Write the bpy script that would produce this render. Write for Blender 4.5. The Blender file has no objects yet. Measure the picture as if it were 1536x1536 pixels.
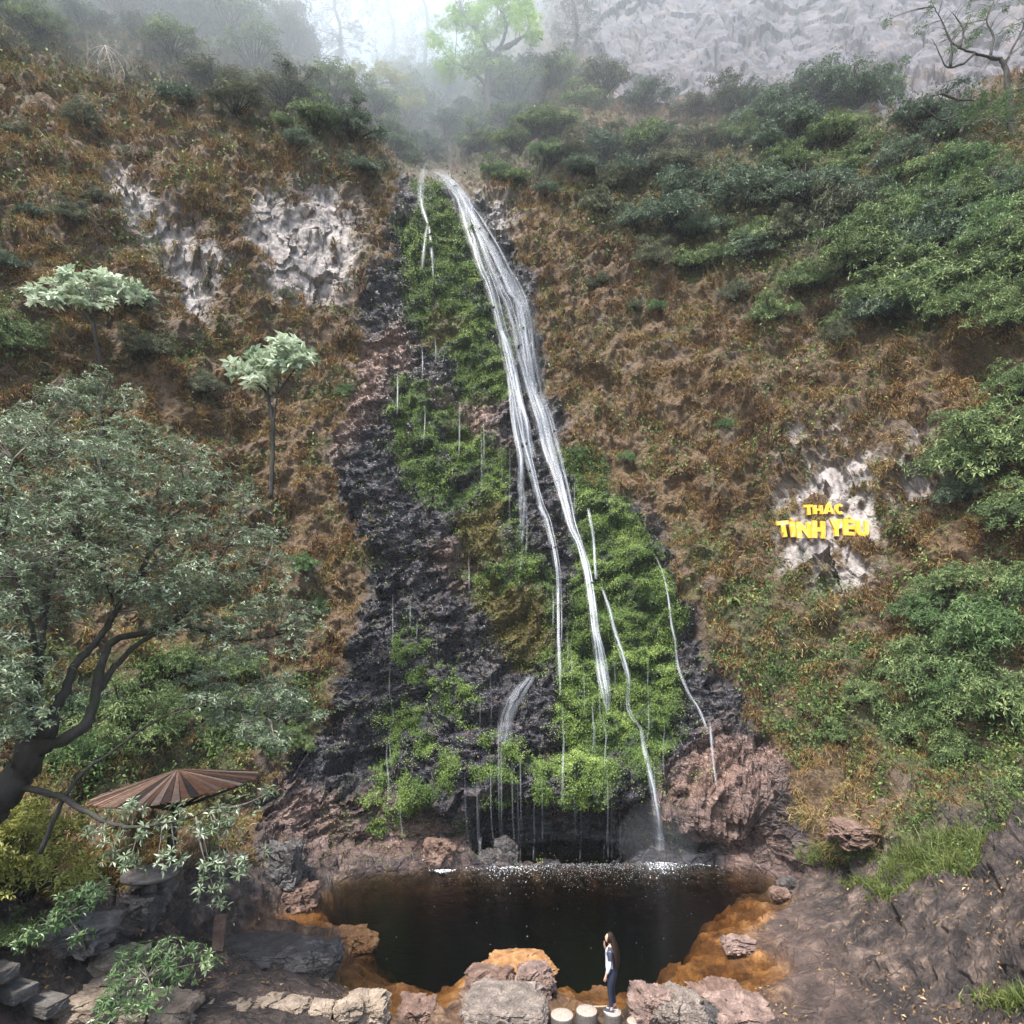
EXPOSURE = 1.72; HAZE = .0003
import bpy, math, random
import numpy as np
from mathutils import Vector, Matrix
SC = bpy.context.scene
COL = SC.collection
RNG = np.random.default_rng(7)
R = math.radians

# ------------------------------------------------------------------ camera
F = 915.0; PITCH = R(12.0); CAMZ = 8.6          # photo is 1536 px wide; water level is z = 0
CP, SP = math.cos(PITCH), math.sin(PITCH)
def ray(px, py):
    dx = (np.asarray(px, float)-768)/F; dy = -(np.asarray(py, float)-768)/F
    return dx, CP-SP*dy, SP+CP*dy
def at(px, py, y):
    """world point seen at a pixel of the photo, at world distance y"""
    dx, Y, Z = ray(px, py); t = y/Y
    return np.array([dx*t, y+0*t, CAMZ+Z*t])
def atz(px, py, z):
    dx, Y, Z = ray(px, py); t = (z-CAMZ)/Z
    return np.array([dx*t, Y*t, z+0*t])
cam = bpy.data.objects.new("camera", bpy.data.cameras.new("camera"))
COL.objects.link(cam)
cam.location = (0, 0, CAMZ); cam.rotation_euler = (R(90)+PITCH, 0, 0)
cam.data.sensor_width = 36; cam.data.lens = 36*F/1536; cam.data.clip_end = 1000
SC.camera = cam

# ------------------------------------------------------------------ noise
def _hash(ix, iy, iz, seed):
    h = (ix*374761393 + iy*668265263 + iz*2147483647 + seed*974711) & 0xFFFFFFFF
    h = ((h ^ (h >> 13))*1274126177) & 0xFFFFFFFF
    h = ((h ^ (h >> 16))*2246822519) & 0xFFFFFFFF
    return (h ^ (h >> 15)) & 0xFFFFFFFF
def vnoise(p, seed=0):
    """gradient-ish value noise in -1..1, p is (n,3)"""
    i = np.floor(p).astype(np.int64); f = p-i
    u = f*f*f*(f*(f*6-15)+10)
    out = np.zeros(len(p))
    for dx in (0, 1):
        wx = u[:, 0] if dx else 1-u[:, 0]
        for dy in (0, 1):
            wy = u[:, 1] if dy else 1-u[:, 1]
            for dz in (0, 1):
                wz = u[:, 2] if dz else 1-u[:, 2]
                h = _hash(i[:, 0]+dx, i[:, 1]+dy, i[:, 2]+dz, seed)
                gx = (h & 1023)/511.5-1; gy = ((h >> 10) & 1023)/511.5-1; gz = ((h >> 20) & 1023)/511.5-1
                out += wx*wy*wz*(gx*(f[:, 0]-dx)+gy*(f[:, 1]-dy)+gz*(f[:, 2]-dz))
    return out*1.25
def fbm(p, oct=4, seed=0, gain=.5, lac=2.03):
    o = np.zeros(len(p)); a = 1.; q = np.array(p, float)
    for k in range(oct):
        o += a*vnoise(q, seed+k*17); q = q*lac+11.3; a *= gain
    return o
def ridged(p, oct=4, seed=0):
    o = np.zeros(len(p)); a = 1.; q = np.array(p, float)
    for k in range(oct):
        o += a*(1-2*np.abs(vnoise(q, seed+k*31))); q = q*2.07+5.1; a *= .5
    return o/1.8
def facets(p, seed=0, tilt=.8):
    """broken-rock relief: every Voronoi cell is a tilted flat facet; also returns F1 distance"""
    i = np.floor(p).astype(np.int64)
    best = np.full(len(p), 1e9); val = np.zeros(len(p))
    for dx in (-1, 0, 1):
        for dy in (-1, 0, 1):
            for dz in (-1, 0, 1):
                cx, cy, cz = i[:, 0]+dx, i[:, 1]+dy, i[:, 2]+dz
                h = _hash(cx, cy, cz, seed); g = _hash(cx, cy, cz, seed+99)
                ox = cx+(h & 1023)/1023.; oy = cy+((h >> 10) & 1023)/1023.; oz = cz+((h >> 20) & 1023)/1023.
                ddx, ddy, ddz = p[:, 0]-ox, p[:, 1]-oy, p[:, 2]-oz
                d = ddx*ddx+ddy*ddy+ddz*ddz
                v = ((g & 255)/127.5-1)*.55 + tilt*(ddx*(((g >> 8) & 255)/127.5-1)+ddy*(((g >> 16) & 255)/127.5-1)+ddz*(((g >> 24) & 255)/127.5-1))
                m = d < best
                best = np.where(m, d, best); val = np.where(m, v, val)
    return val, np.sqrt(best)
def sstep(a, b, x):
    t = np.clip((x-a)/(b-a), 0, 1); return t*t*(3-2*t)

# ------------------------------------------------------------------ polygons in the plane
def inpoly(x, y, poly):
    c = np.zeros(np.shape(x), bool); n = len(poly)
    for k in range(n):
        x1, y1 = poly[k]; x2, y2 = poly[(k+1) % n]
        if y1 == y2: continue
        m = ((y1 > y) != (y2 > y)) & (x < (x2-x1)*(y-y1)/(y2-y1)+x1)
        c ^= m
    return c
def sdist(x, y, poly):
    """signed distance, positive inside"""
    d = np.full(np.shape(x), 1e9); n = len(poly)
    for k in range(n):
        x1, y1 = poly[k]; x2, y2 = poly[(k+1) % n]
        ex, ey = x2-x1, y2-y1; L = ex*ex+ey*ey+1e-9
        t = np.clip(((x-x1)*ex+(y-y1)*ey)/L, 0, 1)
        d = np.minimum(d, np.hypot(x-x1-t*ex, y-y1-t*ey))
    return np.where(inpoly(x, y, poly), d, -d)

# ------------------------------------------------------------------ mesh helpers
def tag(o, label=None, cat=None, group=None, kind=None):
    if label: o["label"] = label
    if cat: o["category"] = cat
    if group: o["group"] = group
    if kind: o["kind"] = kind
    return o
def empty(name, loc=(0, 0, 0), rz=0):
    o = bpy.data.objects.new(name, None); COL.objects.link(o)
    o.location = [float(v) for v in loc]; o.rotation_euler = (0, 0, rz); o.empty_display_size = .2
    return o
def np_mesh(name, V, Fc, smooth=False, attrs=None, uv=None):
    """V (n,3), Fc (m,k) all faces with k corners"""
    V = np.asarray(V, np.float32); Fc = np.asarray(Fc, np.int32)
    me = bpy.data.meshes.new(name); k = Fc.shape[1]; m = len(Fc)
    me.vertices.add(len(V)); me.vertices.foreach_set("co", V.ravel())
    me.loops.add(m*k); me.loops.foreach_set("vertex_index", Fc.ravel())
    me.polygons.add(m); me.polygons.foreach_set("loop_start", np.arange(0, m*k, k, dtype=np.int32))
    me.polygons.foreach_set("loop_total", np.full(m, k, np.int32))
    me.polygons.foreach_set("use_smooth", np.full(m, bool(smooth)))
    me.update(calc_edges=True)
    for an, av in (attrs or {}).items():
        av = np.asarray(av, np.float32)
        if av.ndim == 1:
            a = me.attributes.new(an, 'FLOAT', 'POINT'); a.data.foreach_set("value", av)
        else:
            if av.shape[1] == 3: av = np.hstack([av, np.ones((len(av), 1), np.float32)])
            a = me.attributes.new(an, 'FLOAT_COLOR', 'POINT'); a.data.foreach_set("color", av.ravel())
    if uv is not None:
        l = me.uv_layers.new(name="UVMap"); l.data.foreach_set("uv", np.asarray(uv, np.float32)[Fc.ravel()].ravel())
    me.validate(); return me
def link(name, me, mat, parent=None):
    o = bpy.data.objects.new(name, me); COL.objects.link(o)
    if mat is not None:
        me.materials.clear(); me.materials.append(mat)
    if parent is not None: o.parent = parent
    return o
class MB:
    """collects pieces (verts, quad faces) of ONE mesh"""
    def __init__(s): s.v = []; s.f = []; s.n = 0; s.a = []
    def add(s, V, Fq, a=0.):
        V = np.asarray(V, float); s.v.append(V); s.f.append(np.asarray(Fq)+s.n); s.n += len(V)
        s.a.append(np.full(len(V), a) if np.isscalar(a) else np.asarray(a))
    def tube(s, pts, rad, n=6, a=0., cap=True):
        P = np.asarray(pts, float); m = len(P); rad = np.broadcast_to(np.asarray(rad, float), (m,))
        T = np.gradient(P, axis=0); T /= np.linalg.norm(T, axis=1)[:, None]+1e-9
        up = np.array([0, 0, 1.]) if abs(T[0, 2]) < .9 else np.array([1., 0, 0])
        u = np.cross(up, T[0]); u /= np.linalg.norm(u); V = []
        for k in range(m):
            u = u-T[k]*np.dot(u, T[k]); u /= np.linalg.norm(u)+1e-9; w = np.cross(T[k], u)
            ang = np.arange(n)*2*math.pi/n
            V.append(P[k]+rad[k]*(np.cos(ang)[:, None]*u+np.sin(ang)[:, None]*w))
        if cap: V = [np.repeat(P[:1], n, 0)]+V+[np.repeat(P[-1:], n, 0)]
        V = np.concatenate(V); q = []
        for k in range(len(V)//n-1):
            for j in range(n):
                q.append((k*n+j, k*n+(j+1) % n, (k+1)*n+(j+1) % n, (k+1)*n+j))
        s.add(V, q, a)
    def box(s, c, size, rz=0., a=0., taper=1.):
        x, y, z = np.array(size)/2.
        V = np.array([(sx*x*(taper if sz > 0 else 1), sy*y*(taper if sz > 0 else 1), sz*z) for sz in (-1, 1) for sx, sy in ((-1, -1), (1, -1), (1, 1), (-1, 1))])
        cr, sr = math.cos(rz), math.sin(rz)
        V = np.c_[V[:, 0]*cr-V[:, 1]*sr, V[:, 0]*sr+V[:, 1]*cr, V[:, 2]]+np.array(c)
        s.add(V, [(3, 2, 1, 0), (4, 5, 6, 7), (0, 1, 5, 4), (1, 2, 6, 5), (2, 3, 7, 6), (3, 0, 4, 7)], a)
    def lathe(s, prof, n=24, c=(0, 0, 0), a=0.):
        V = []; q = []
        for r, z in prof:
            for j in range(n):
                t = j*2*math.pi/n; V.append((c[0]+r*math.cos(t), c[1]+r*math.sin(t), c[2]+z))
        for k in range(len(prof)-1):
            for j in range(n): q.append((k*n+j, k*n+(j+1) % n, (k+1)*n+(j+1) % n, (k+1)*n+j))
        s.add(V, q, a)
    def build(s, name, mat, parent=None, smooth=True):
        me = np_mesh(name, np.concatenate(s.v), np.concatenate(s.f), smooth, {"tint": np.concatenate(s.a)})
        return link(name, me, mat, parent)

# ------------------------------------------------------------------ material helpers
class NT:
    def __init__(s, name):
        s.m = bpy.data.materials.new(name); s.m.use_nodes = True; s.t = s.m.node_tree; s.t.nodes.clear()
        s.out = s.t.nodes.new('ShaderNodeOutputMaterial')
    def n(s, typ, ins=None, **kw):
        nd = s.t.nodes.new('ShaderNode'+typ)
        for k, v in kw.items(): setattr(nd, k, v)
        for k, v in (ins or {}).items(): s.set(nd.inputs[k], v)
        return nd
    def set(s, sock, v):
        if isinstance(v, bpy.types.NodeSocket): s.t.links.new(v, sock)
        elif isinstance(v, (tuple, list)) and sock.type == 'RGBA' and len(v) == 3: sock.default_value = (*v, 1)
        else: sock.default_value = v
    def math(s, op, a, b=0., clamp=False):
        nd = s.n('Math', operation=op, use_clamp=clamp); s.set(nd.inputs[0], a); s.set(nd.inputs[1], b); return nd.outputs[0]
    def coords(s, scale=(1, 1, 1), rot=(0, 0, 0)):
        tc = s.n('TexCoord'); mp = s.n('Mapping', {'Vector': tc.outputs['Object'], 'Scale': scale, 'Rotation': rot}); return mp.outputs[0]
    def noise(s, vec, scale, detail=6., rough=.6, dist=0.):
        return s.n('TexNoise', {'Vector': vec, 'Scale': scale, 'Detail': detail, 'Roughness': rough, 'Distortion': dist}).outputs[0]
    def ramp(s, fac, stops, interp='LINEAR'):
        r = s.n('ValToRGB'); e = r.color_ramp; e.interpolation = interp
        while len(e.elements) < len(stops): e.elements.new(.5)
        for el, (p, c) in zip(e.elements, stops):
            el.position = p; el.color = (*c, 1) if len(c) == 3 else (c[0], c[0], c[0], 1)
        s.set(r.inputs[0], fac); return r.outputs[0]
    def mix(s, fac, a, b, blend='MIX'):
        nd = s.n('MixRGB', blend_type=blend); s.set(nd.inputs[0], fac); s.set(nd.inputs[1], a); s.set(nd.inputs[2], b); return nd.outputs[0]
    def attr(s, name): return s.n('Attribute', attribute_name=name)
    def bump(s, h, strength=.5, dist=.1):
        return s.n('Bump', {'Height': h, 'Strength': strength, 'Distance': dist}).outputs[0]
    def surf(s, sh): s.t.links.new(sh, s.out.inputs['Surface']); return s.m
def leaf_mat(name, stops, rough=.42, trans=.25, spec=.5, objvar=.0):
    m = NT(name); f = m.attr('tint').outputs['Fac']
    if objvar:
        oi = m.n('ObjectInfo'); f = m.math('ADD', f, m.math('MULTIPLY', m.math('SUBTRACT', oi.outputs['Random'], .5), objvar), clamp=True)
    c = m.ramp(f, stops)
    b = m.n('BsdfPrincipled', {'Base Color': c, 'Roughness': rough, 'Specular IOR Level': spec})
    if trans:
        tr = m.n('BsdfTranslucent', {'Color': c}); mx = m.n('MixShader', {0: trans, 1: b.outputs[0], 2: tr.outputs[0]}); return m.surf(mx.outputs[0])
    return m.surf(b.outputs[0])
def bark_mat(name, a, b, moss=None):
    m = NT(name); v = m.coords((1, 1, .35)); n1 = m.noise(v, 9, 8, .7)
    c = m.ramp(n1, [(.3, a), (.7, b)])
    if moss: c = m.mix(m.ramp(m.noise(m.coords(), 2.2, 5), [(.48, (0,)), (.62, (1,))]), c, moss)
    p = m.n('BsdfPrincipled', {'Base Color': c, 'Roughness': .85, 'Normal': m.bump(n1, .9, .05)}); return m.surf(p.outputs[0])
# ------------------------------------------------------------------ the gorge: one continuous surface
PX = np.array([-900, -300, 0, 120, 250, 380, 480, 550, 600, 650, 720, 800, 900, 1000, 1100, 1230, 1360, 1480, 1600, 1900, 2500], float)
PY_UP = [-200, 0, 80, 150, 210, 250, 268, 400, 600, 800, 1000, 1120, 1200]
UP = {                                                     # world distance of the slope at those heights in view
-900: (22,20,19,18,17,16.5,16,14.5,13,11.5,10,9,8),
-300: (36,34,32,30.5,29,28,27.5,25.5,23,20.5,18,15.5,13.5),
0: (52,46,42.5,40,38,36.5,36,32.5,29,26,23,20,17.8),
120: (60,52,46,42.5,40,38.5,38,34.5,31,28,25,22,19.8),
250: (66,58,50,45,42,40.5,40,37,33.5,30.5,27.5,24.5,22),
380: (80,68,56,48,44.5,43,42.5,40.5,36.5,33,30,27.5,25),
480: (110,90,68,53,47,45,44.5,43,38.5,34.5,31.5,29.5,27.2),
550: (130,110,85,62,51,47,46.5,44,39,34.5,31.3,29.5,27.6),
600: (130,115,92,70,58,52,48.5,44.5,39.2,34.5,31.2,29,27.7),
650: (130,115,92,74,62,56,48.3,44,38.8,34.2,31,28.5,27.4),
720: (110,100,85,70,60,54,49,44,38.8,34.2,30.8,28.1,27.1),
800: (100,92,78,64,55,51,50,45,39.5,34.8,30.6,28.1,27.1),
900: (92,84,74,62,55,52,51,46,40,35,30.6,28.2,27.0),
1000: (86,78,70,60,53.5,51,50,45,39.5,35,31,28.6,27),
1100: (84,76,68,58,52,49.5,48.5,43.5,38.5,34.5,31,28.5,26.8),
1230: (80,72,64,55,49,46.5,45.5,40.5,35.5,31.5,29,27,25.3),
1360: (76,66,58,50,45,42.5,41.5,37,32.5,29.2,26.5,24.8,22.5),
1480: (70,60,52,45,41,38.5,37.5,33.5,29.5,26.5,24,22,20),
1600: (62,54,47,41,37,35,34,30.5,27,24,21.5,19.5,18),
1900: (44,40,36,32,29,27.5,27,24,21.5,19,17,15,14),
2500: (26,24,22,20,18,17,16.5,15,13.5,12,11,10,9.5)}
PY_LO = [1250, 1300, 1340, 1380, 1420, 1460, 1500, 1536, 1620, 1800]
LO = {                                                     # height of the floor above the water further down
-900: (6.4,6.4,6.4,6.4,6.4,6.3,6.2,6.1,6,5.5),
-300: (5.2,5.2,5.1,5,4.9,4.8,4.6,4.4,4,3.6),
0: (4.2,4.0,3.7,3.3,2.95,2.5,2.1,1.8,1.7,1.6),
120: (3.6,3.3,3.0,2.6,2.3,1.95,1.6,1.35,1.3,1.3),
250: (2.95,2.5,2.2,1.9,1.55,1.2,.95,.9,1.0,1.2),
380: (1.8,1.45,1.0,.5,.7,.9,.8,.75,.9,1.2),
480: (1.17,.3,.15,.12,.35,.5,.55,.6,.8,1.2),
550: (.8,.05,.02,.02,.05,.1,.25,.4,.7,1.2),
600: (.75,.0,.0,.0,.0,.0,.1,.3,.6,1.2),
650: (.75,.0,.0,.0,.0,.0,.08,.25,.6,1.2),
720: (.7,.0,.0,.0,.0,.0,.1,.3,.6,1.2),
800: (.55,.0,.0,.0,.0,.0,.1,.3,.6,1.2),
900: (.55,.0,.0,.0,.0,.0,.1,.3,.6,1.2),
1000: (.6,.0,.0,.0,.0,.0,.12,.3,.6,1.2),
1100: (.85,.05,.0,.0,.02,.15,.25,.35,.6,1.2),
1230: (1.7,.6,.4,.5,.6,.6,.55,.65,.9,1.3),
1360: (2.65,2.1,2.0,1.8,1.6,1.4,1.2,1.2,1.3,1.6),
1480: (3.5,3.3,3.1,3.0,2.75,2.4,2.1,1.9,1.9,2.0),
1600: (4.2,4.2,4.0,3.9,3.6,3.2,2.9,2.6,2.4,2.4),
1900: (5,5,5,4.8,4.6,4.4,4.2,4,3.6,3.4),
2500: (6,6,6,6,5.9,5.8,5.7,5.6,5.4,5)}
PYS = np.array(PY_UP+PY_LO, float)
DEP = np.zeros((len(PYS), len(PX)))
for j, c in enumerate(PX):
    for i, py in enumerate(PY_UP): DEP[i, j] = UP[int(c)][i]
    for i, py in enumerate(PY_LO): DEP[len(PY_UP)+i, j] = atz(c, py, LO[int(c)][i])[1]
def pchip(xk, Yk, x):
    """monotone cubic along axis 0"""
    h = np.diff(xk)[:, None]; d = np.diff(Yk, axis=0)/h
    m = np.zeros_like(Yk)
    w1 = 2*h[1:]+h[:-1]; w2 = h[1:]+2*h[:-1]
    with np.errstate(divide='ignore', invalid='ignore'):
        hm = (w1+w2)/(w1/d[:-1]+w2/d[1:])
    m[1:-1] = np.where(d[:-1]*d[1:] > 0, hm, 0); m[0] = d[0]; m[-1] = d[-1]
    k = np.clip(np.searchsorted(xk, x)-1, 0, len(xk)-2); H = (xk[k+1]-xk[k])[:, None]; t = ((x-xk[k])[:, None])/H
    return ((1+2*t)*(1-t)**2)*Yk[k]+t*(1-t)**2*H*m[k]+t*t*(3-2*t)*Yk[k+1]+t*t*(t-1)*H*m[k+1]
GX = np.concatenate([np.arange(-900, -300, 20), np.arange(-300, -40, 5), np.arange(-40, 1580, 2.0), np.arange(1580, 1860, 5), np.arange(1860, 2501, 20)]).astype(float)
GY = np.concatenate([np.arange(-200, -30, 10), np.arange(-30, 1560, 2.0), np.arange(1560, 1801, 10)]).astype(float)
D = pchip(PYS, np.log(DEP), GY); D = np.exp(pchip(PX, D.T.copy(), GX).T)
NX, NY = len(GX), len(GY)
gx, gy = np.meshgrid(GX, GY)
P = np.moveaxis(at(gx, gy, D), 0, -1)                      # (NY,NX,3)
FX, FY = gx.ravel(), gy.ravel()
W0 = P.reshape(-1, 3)

# organic edges for what covers the surface: regions are looked up with a wandering offset
wq = np.c_[FX/60., FY/60., 0*FX]
wob = np.c_[fbm(wq, 4, 5), fbm(wq, 4, 50)]*26
QX, QY = FX+wob[:, 0], FY+wob[:, 1]
def region(poly, soft=14):
    return sstep(-soft, soft, sdist(QX, QY, poly))
WET = [(590,255),(588,330),(572,400),(545,440),(532,520),(520,620),(490,690),(505,760),(560,830),(540,900),(520,980),(500,1060),(465,1120),(400,1190),(380,1280),(480,1320),(700,1320),(1215,1312),(1212,1225),(1165,1130),(1085,1040),(1050,960),(1012,880),(1000,800),(955,760),(885,745),(850,680),(828,620),(808,560),(800,480),(790,400),(760,340),(725,290),(690,262)]
MOSS = [
 [(622,262),(668,270),(700,340),(735,440),(755,560),(760,600),(700,600),(660,520),(612,470),(618,400),(640,330)],
 [(600,585),(680,600),(740,680),(775,760),(770,840),(720,840),(690,780),(630,740),(585,690)],
 [(868,700),(905,760),(965,790),(1000,880),(1012,960),(1008,1100),(990,1160),(955,1180),(930,1120),(905,1220),(865,1205),(838,1180),(836,1000),(868,890)],
 [(700,860),(790,860),(832,930),(800,985),(745,960)],
 [(595,930),(680,975),(720,1060),(700,1130),(790,1100),(840,1150),(900,1215),(700,1185),(555,1255),(545,1150),(590,1050)],
 [(730,860),(780,830),(835,900),(838,1000),(800,980)],
 [(850,690),(900,700),(940,760),(880,760)],
 [(600,330),(640,320),(660,420),(615,440)],
 [(690,470),(760,480),(770,560),(700,560)]]
OLIVE = [[(690,760),(750,740),(760,850),(700,840)],[(715,880),(800,880),(840,960),(780,990),(730,950)],[(640,480),(700,470),(690,520),(620,520)]]
PALE = [
 [(365,350),(405,300),(460,285),(525,282),(540,340),(532,410),(520,440),(470,448),(390,425)],
 [(160,240),(200,232),(212,290),(300,345),(335,400),(295,500),(265,440),(225,350),(175,320)],
 [(1185,645),(1255,630),(1315,700),(1420,670),(1450,720),(1330,765),(1312,880),(1262,900),(1170,840),(1180,720)],
 [(1240,870),(1300,860),(1320,900),(1270,900)],
 [(720,280),(780,300),(770,350),(740,340)],
 [(1370,640),(1440,650),(1430,740),(1380,740)]]
FARROCK = [(845,-260),(1700,-260),(1700,40),(1420,150),(1330,185),(1150,160),(1020,150),(920,155),(850,70)]
PINK = [[(400,1195),(560,1185),(700,1245),(700,1300),(480,1308),(390,1285)],[(985,1190),(1080,1100),(1180,1150),(1215,1300),(1100,1300),(1040,1230)],[(640,590),(740,600),(745,680),(690,660)],[(650,820),(740,840),(735,910),(680,880)],[(520,500),(600,480),(610,560),(540,640),(500,720),(490,690)]]
GREENR = [[(1080,860),(1250,890),(1340,960),(1560,860),(1700,860),(1700,1260),(1500,1290),(1380,1330),(1350,1200),(1200,1130),(1120,1040),(1040,900),(1020,780),(1080,820)],
          [(250,980),(480,1010),(485,1100),(430,1200),(330,1230),(140,1220),(40,1260),(-60,1300),(-60,1000)],
          [(1020,200),(1540,150),(1600,560),(1480,520),(1300,470),(1050,400),(850,330),(830,220)],
          [(-60,-60),(480,-60),(520,160),(560,260),(480,240),(330,170),(200,150),(50,110),(-60,100)],
          [(520,100),(860,90),(900,230),(800,260),(720,250),(600,250)]]
wet = region(WET, 12)
moss = np.zeros(len(FX))
mk = np.zeros(len(FX))
for i_, q in enumerate(MOSS):
    g_ = region(q, 14); mk = np.where(g_ > moss, (0, -.15, .25, -.1, -.34, -.1, .1, 0, -.15)[i_], mk); moss = np.maximum(moss, g_)
olive = np.zeros(len(FX))
for q in OLIVE: olive = np.maximum(olive, region(q, 16))
pale = np.zeros(len(FX))
pk = np.zeros(len(FX))
for i_, q in enumerate(PALE):
    g_ = region(q, 24); pk = np.where(g_ > pale, (.30, .08, -.26, -.3, 0, -.2)[i_], pk); pale = np.maximum(pale, g_)
farr = region(FARROCK, 16)
pink = .5*region([(1080,1330),(1200,1320),(1230,1400),(1300,1480),(1290,1545),(1060,1545),(1180,1480),(1130,1420),(1120,1380)], 30)
for q in PINK: pink = np.maximum(pink, region(q, 25)*(.7 if q is PINK[0] else 1))
green = np.zeros(len(FX))
for q in GREENR: green = np.maximum(green, region(q, 40))
SHORE = [(-100,1330),(120,1330),(230,1310),(380,1290),(480,1310),(1200,1300),(1300,1280),(1450,1230),(1700,1200),(1900,1800),(-500,1800)]
shore = region(SHORE, 10)
ORANGE = [(380,1360),(470,1330),(560,1400),(600,1445),(740,1440),(900,1450),(1040,1400),(1090,1330),(1150,1330),(1160,1360),(1130,1390),(1160,1440),(1180,1480),(1170,1508),(1000,1520),(560,1540),(500,1470),(470,1420),(370,1400)]
orange = region(ORANGE, 34)
patch = fbm(W0*.55, 4, 21); patch2 = fbm(W0*1.6, 3, 77)
moss *= sstep(-.48, -.02, patch2*.7+patch*.4+.25*fbm(W0*4, 2, 78)+mk)
pale *= sstep(-.62, -.12, patch2*.6+fbm(W0*np.array([1.2, 1.2, .35]), 3, 9)*.8+pk)
mossy = np.clip(moss, 0, 1); green *= sstep(-.5, .15, patch+patch2*.3)
gully = region([(585,258),(565,200),(590,140),(690,130),(790,160),(830,215),(800,262),(740,268),(690,262)], 14)
grass = np.clip((1-wet)*(1-gully)*(1-farr)*(1-pale)*(1-shore)*sstep(-.75, -.3, patch+.5*patch2), 0, 1)

# relief along the surface normal
du = np.gradient(P, axis=1); dv = np.gradient(P, axis=0)
N = np.cross(du, dv); N /= np.linalg.norm(N, axis=2)[..., None]+1e-9
tocam = np.array([0, 0, CAMZ])-P
N *= np.sign((N*tocam).sum(2))[..., None]; N0 = N.reshape(-1, 3)
big = fbm(W0*.11, 3, 1); mid = fbm(W0*.42, 4, 2); fine = fbm(W0*1.9, 3, 3)
# bedding dips to the left, so rock breaks along tilted sheets
ca, sa = math.cos(R(24)), math.sin(R(24))
bed = np.c_[W0[:, 0]*ca+W0[:, 2]*sa, W0[:, 1], -W0[:, 0]*sa+W0[:, 2]*ca]
bedw = bed+np.c_[0*mid, 0*mid, .5*mid]
fa, fd = facets(bedw*np.array([.45, .45, .9]), 11)
fb, _ = facets(bedw*np.array([1.3, 1.0, 3.4]), 12)
fc, _ = facets((W0+.2*fine[:, None])*np.array([2.1, 1.5, 2.4]), 13, .9)
low = (1-sstep(1080, 1180, FY))                              # thin bedding shows at the foot of the fall
strata = ridged(bedw*np.array([.5, .5, 2.2]), 3, 8)
lump = fbm(W0*np.array([.8, .8, .6]), 3, 4); tuft = ridged(W0*np.array([1.3, 1.3, .8]), 3, 6)
fe, _ = facets((bedw+.1*fine[:, None])*np.array([4.2, 3.0, 7.5]), 16, 1.0)
rockd = .75*fa+.45*strata*sstep(1120, 1220, FY)+.32*fb+.16*fc+.09*fe+.06*fine+.40*strata*(1-low)
grassd = .75*lump+.38*tuft+.12*fine+.25*fb*sstep(0, .5, patch)
farcrack = ridged(W0*np.array([.30, .3, .16]), 4, 66)
fard = 1.6*fbm(W0*np.array([.09, .09, .03]), 3, 68)+.75*facets((W0+.8*mid[:, None])*np.array([.16, .16, .10]), 14, .55)[0]+.22*facets((W0+.4*mid[:, None])*np.array([.5, .4, .13]), 15, .7)[0]-.55*sstep(.80, 1.0, farcrack)-1.8*sstep(.60, .95, ridged((W0+.8*mid[:, None])*np.array([.22, .12, .03]), 2, 67))+.03*fb
mossd = .16*(1-2*np.abs(vnoise(W0*1.4, 41)))+.08*fine
rocky = wet; pw = pale*(1-wet)
paled = .8*facets((W0+.5*mid[:, None])*np.array([.32, .3, .2]), 23, .6)[0]+.25*facets(W0*np.array([1.0, .9, .6]), 24, .7)[0]+.05*fine
disp = rocky*rockd+pw*paled+(1-rocky)*(1-farr)*(1-pale)*grassd+farr*fard+mossy*mossd-.5*pale*(1-wet)
flat = np.clip(shore*(1-wet), 0, 1)                           # the floor round the pool keeps small relief
heightw = sstep(1.0, 3.2, W0[:, 2])
amp = (1-flat)*(1.0*big+.75*mid*(1-.75*farr)*(1-.5*pale)+disp)*(.35+.65*heightw)
side = sstep(0, 5, np.maximum(W0[:, 0]-9, -W0[:, 0]-9))
rough = .42*facets((W0+.25*mid[:, None])*np.array([.8, .8, .8]), 17, .9)[0]+.22*facets(W0*2.4+.2*fine[:, None], 18, 1.)[0]+.06*facets(W0*6.5, 19, 1.)[0]+.02*fine
pathw = (1-sstep(560, 600, FX))*sstep(1440, 1470, FY)
da = np.c_[W0[:, 0]*.93+W0[:, 1]*.36, W0[:, 1]*.93-W0[:, 0]*.36, W0[:, 2]]
rough += .42*side*sstep(8, 12, W0[:, 0])*(ridged((da+.4*fine[:, None])*np.array([.45, 1.5, 1.2]), 4, 55)-.3)
amp += flat*((.45+.75*side)*rough*(1-.7*pathw)+.12*(.3+side)*mid)
crest = np.exp(-((FX-640)/70)**2-((FY-266)/40)**2)
amp *= 1-.6*crest
# the dark undercut behind the curtain of drops at the foot
und = sstep(690, 740, FX)*(1-sstep(930, 1000, FX))*sstep(1185, 1225, FY)*(1-sstep(1275, 1300, FY))
amp -= 1.1*und
amp -= 1.6*np.exp(-((FX-1490)/70)**2-((FY-560)/22)**2); amp += .9*np.exp(-((FX-1470)/90)**2-((FY-515)/22)**2)   # overhang at the right edge
# the round pink buttress right of the pool
amp += .9*np.exp(-((FX-1110)/75)**2-((FY-1200)/80)**2)
amp *= 1-.8*np.exp(-((FX-1237)/85)**2-((FY-788)/32)**2)       # the sign hangs on a flatter face
A_ = amp.reshape(NY, NX); B_ = A_.copy()
for _ in range(1):
    B_[1:-1] = .25*B_[:-2]+.5*B_[1:-1]+.25*B_[2:]; B_[:, 1:-1] = .25*B_[:, :-2]+.5*B_[:, 1:-1]+.25*B_[:, 2:]
fl2 = sstep(0, .4, flat); amp = amp*(1-fl2)+B_.ravel()*fl2
W = W0+N0*amp[:, None]

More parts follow.
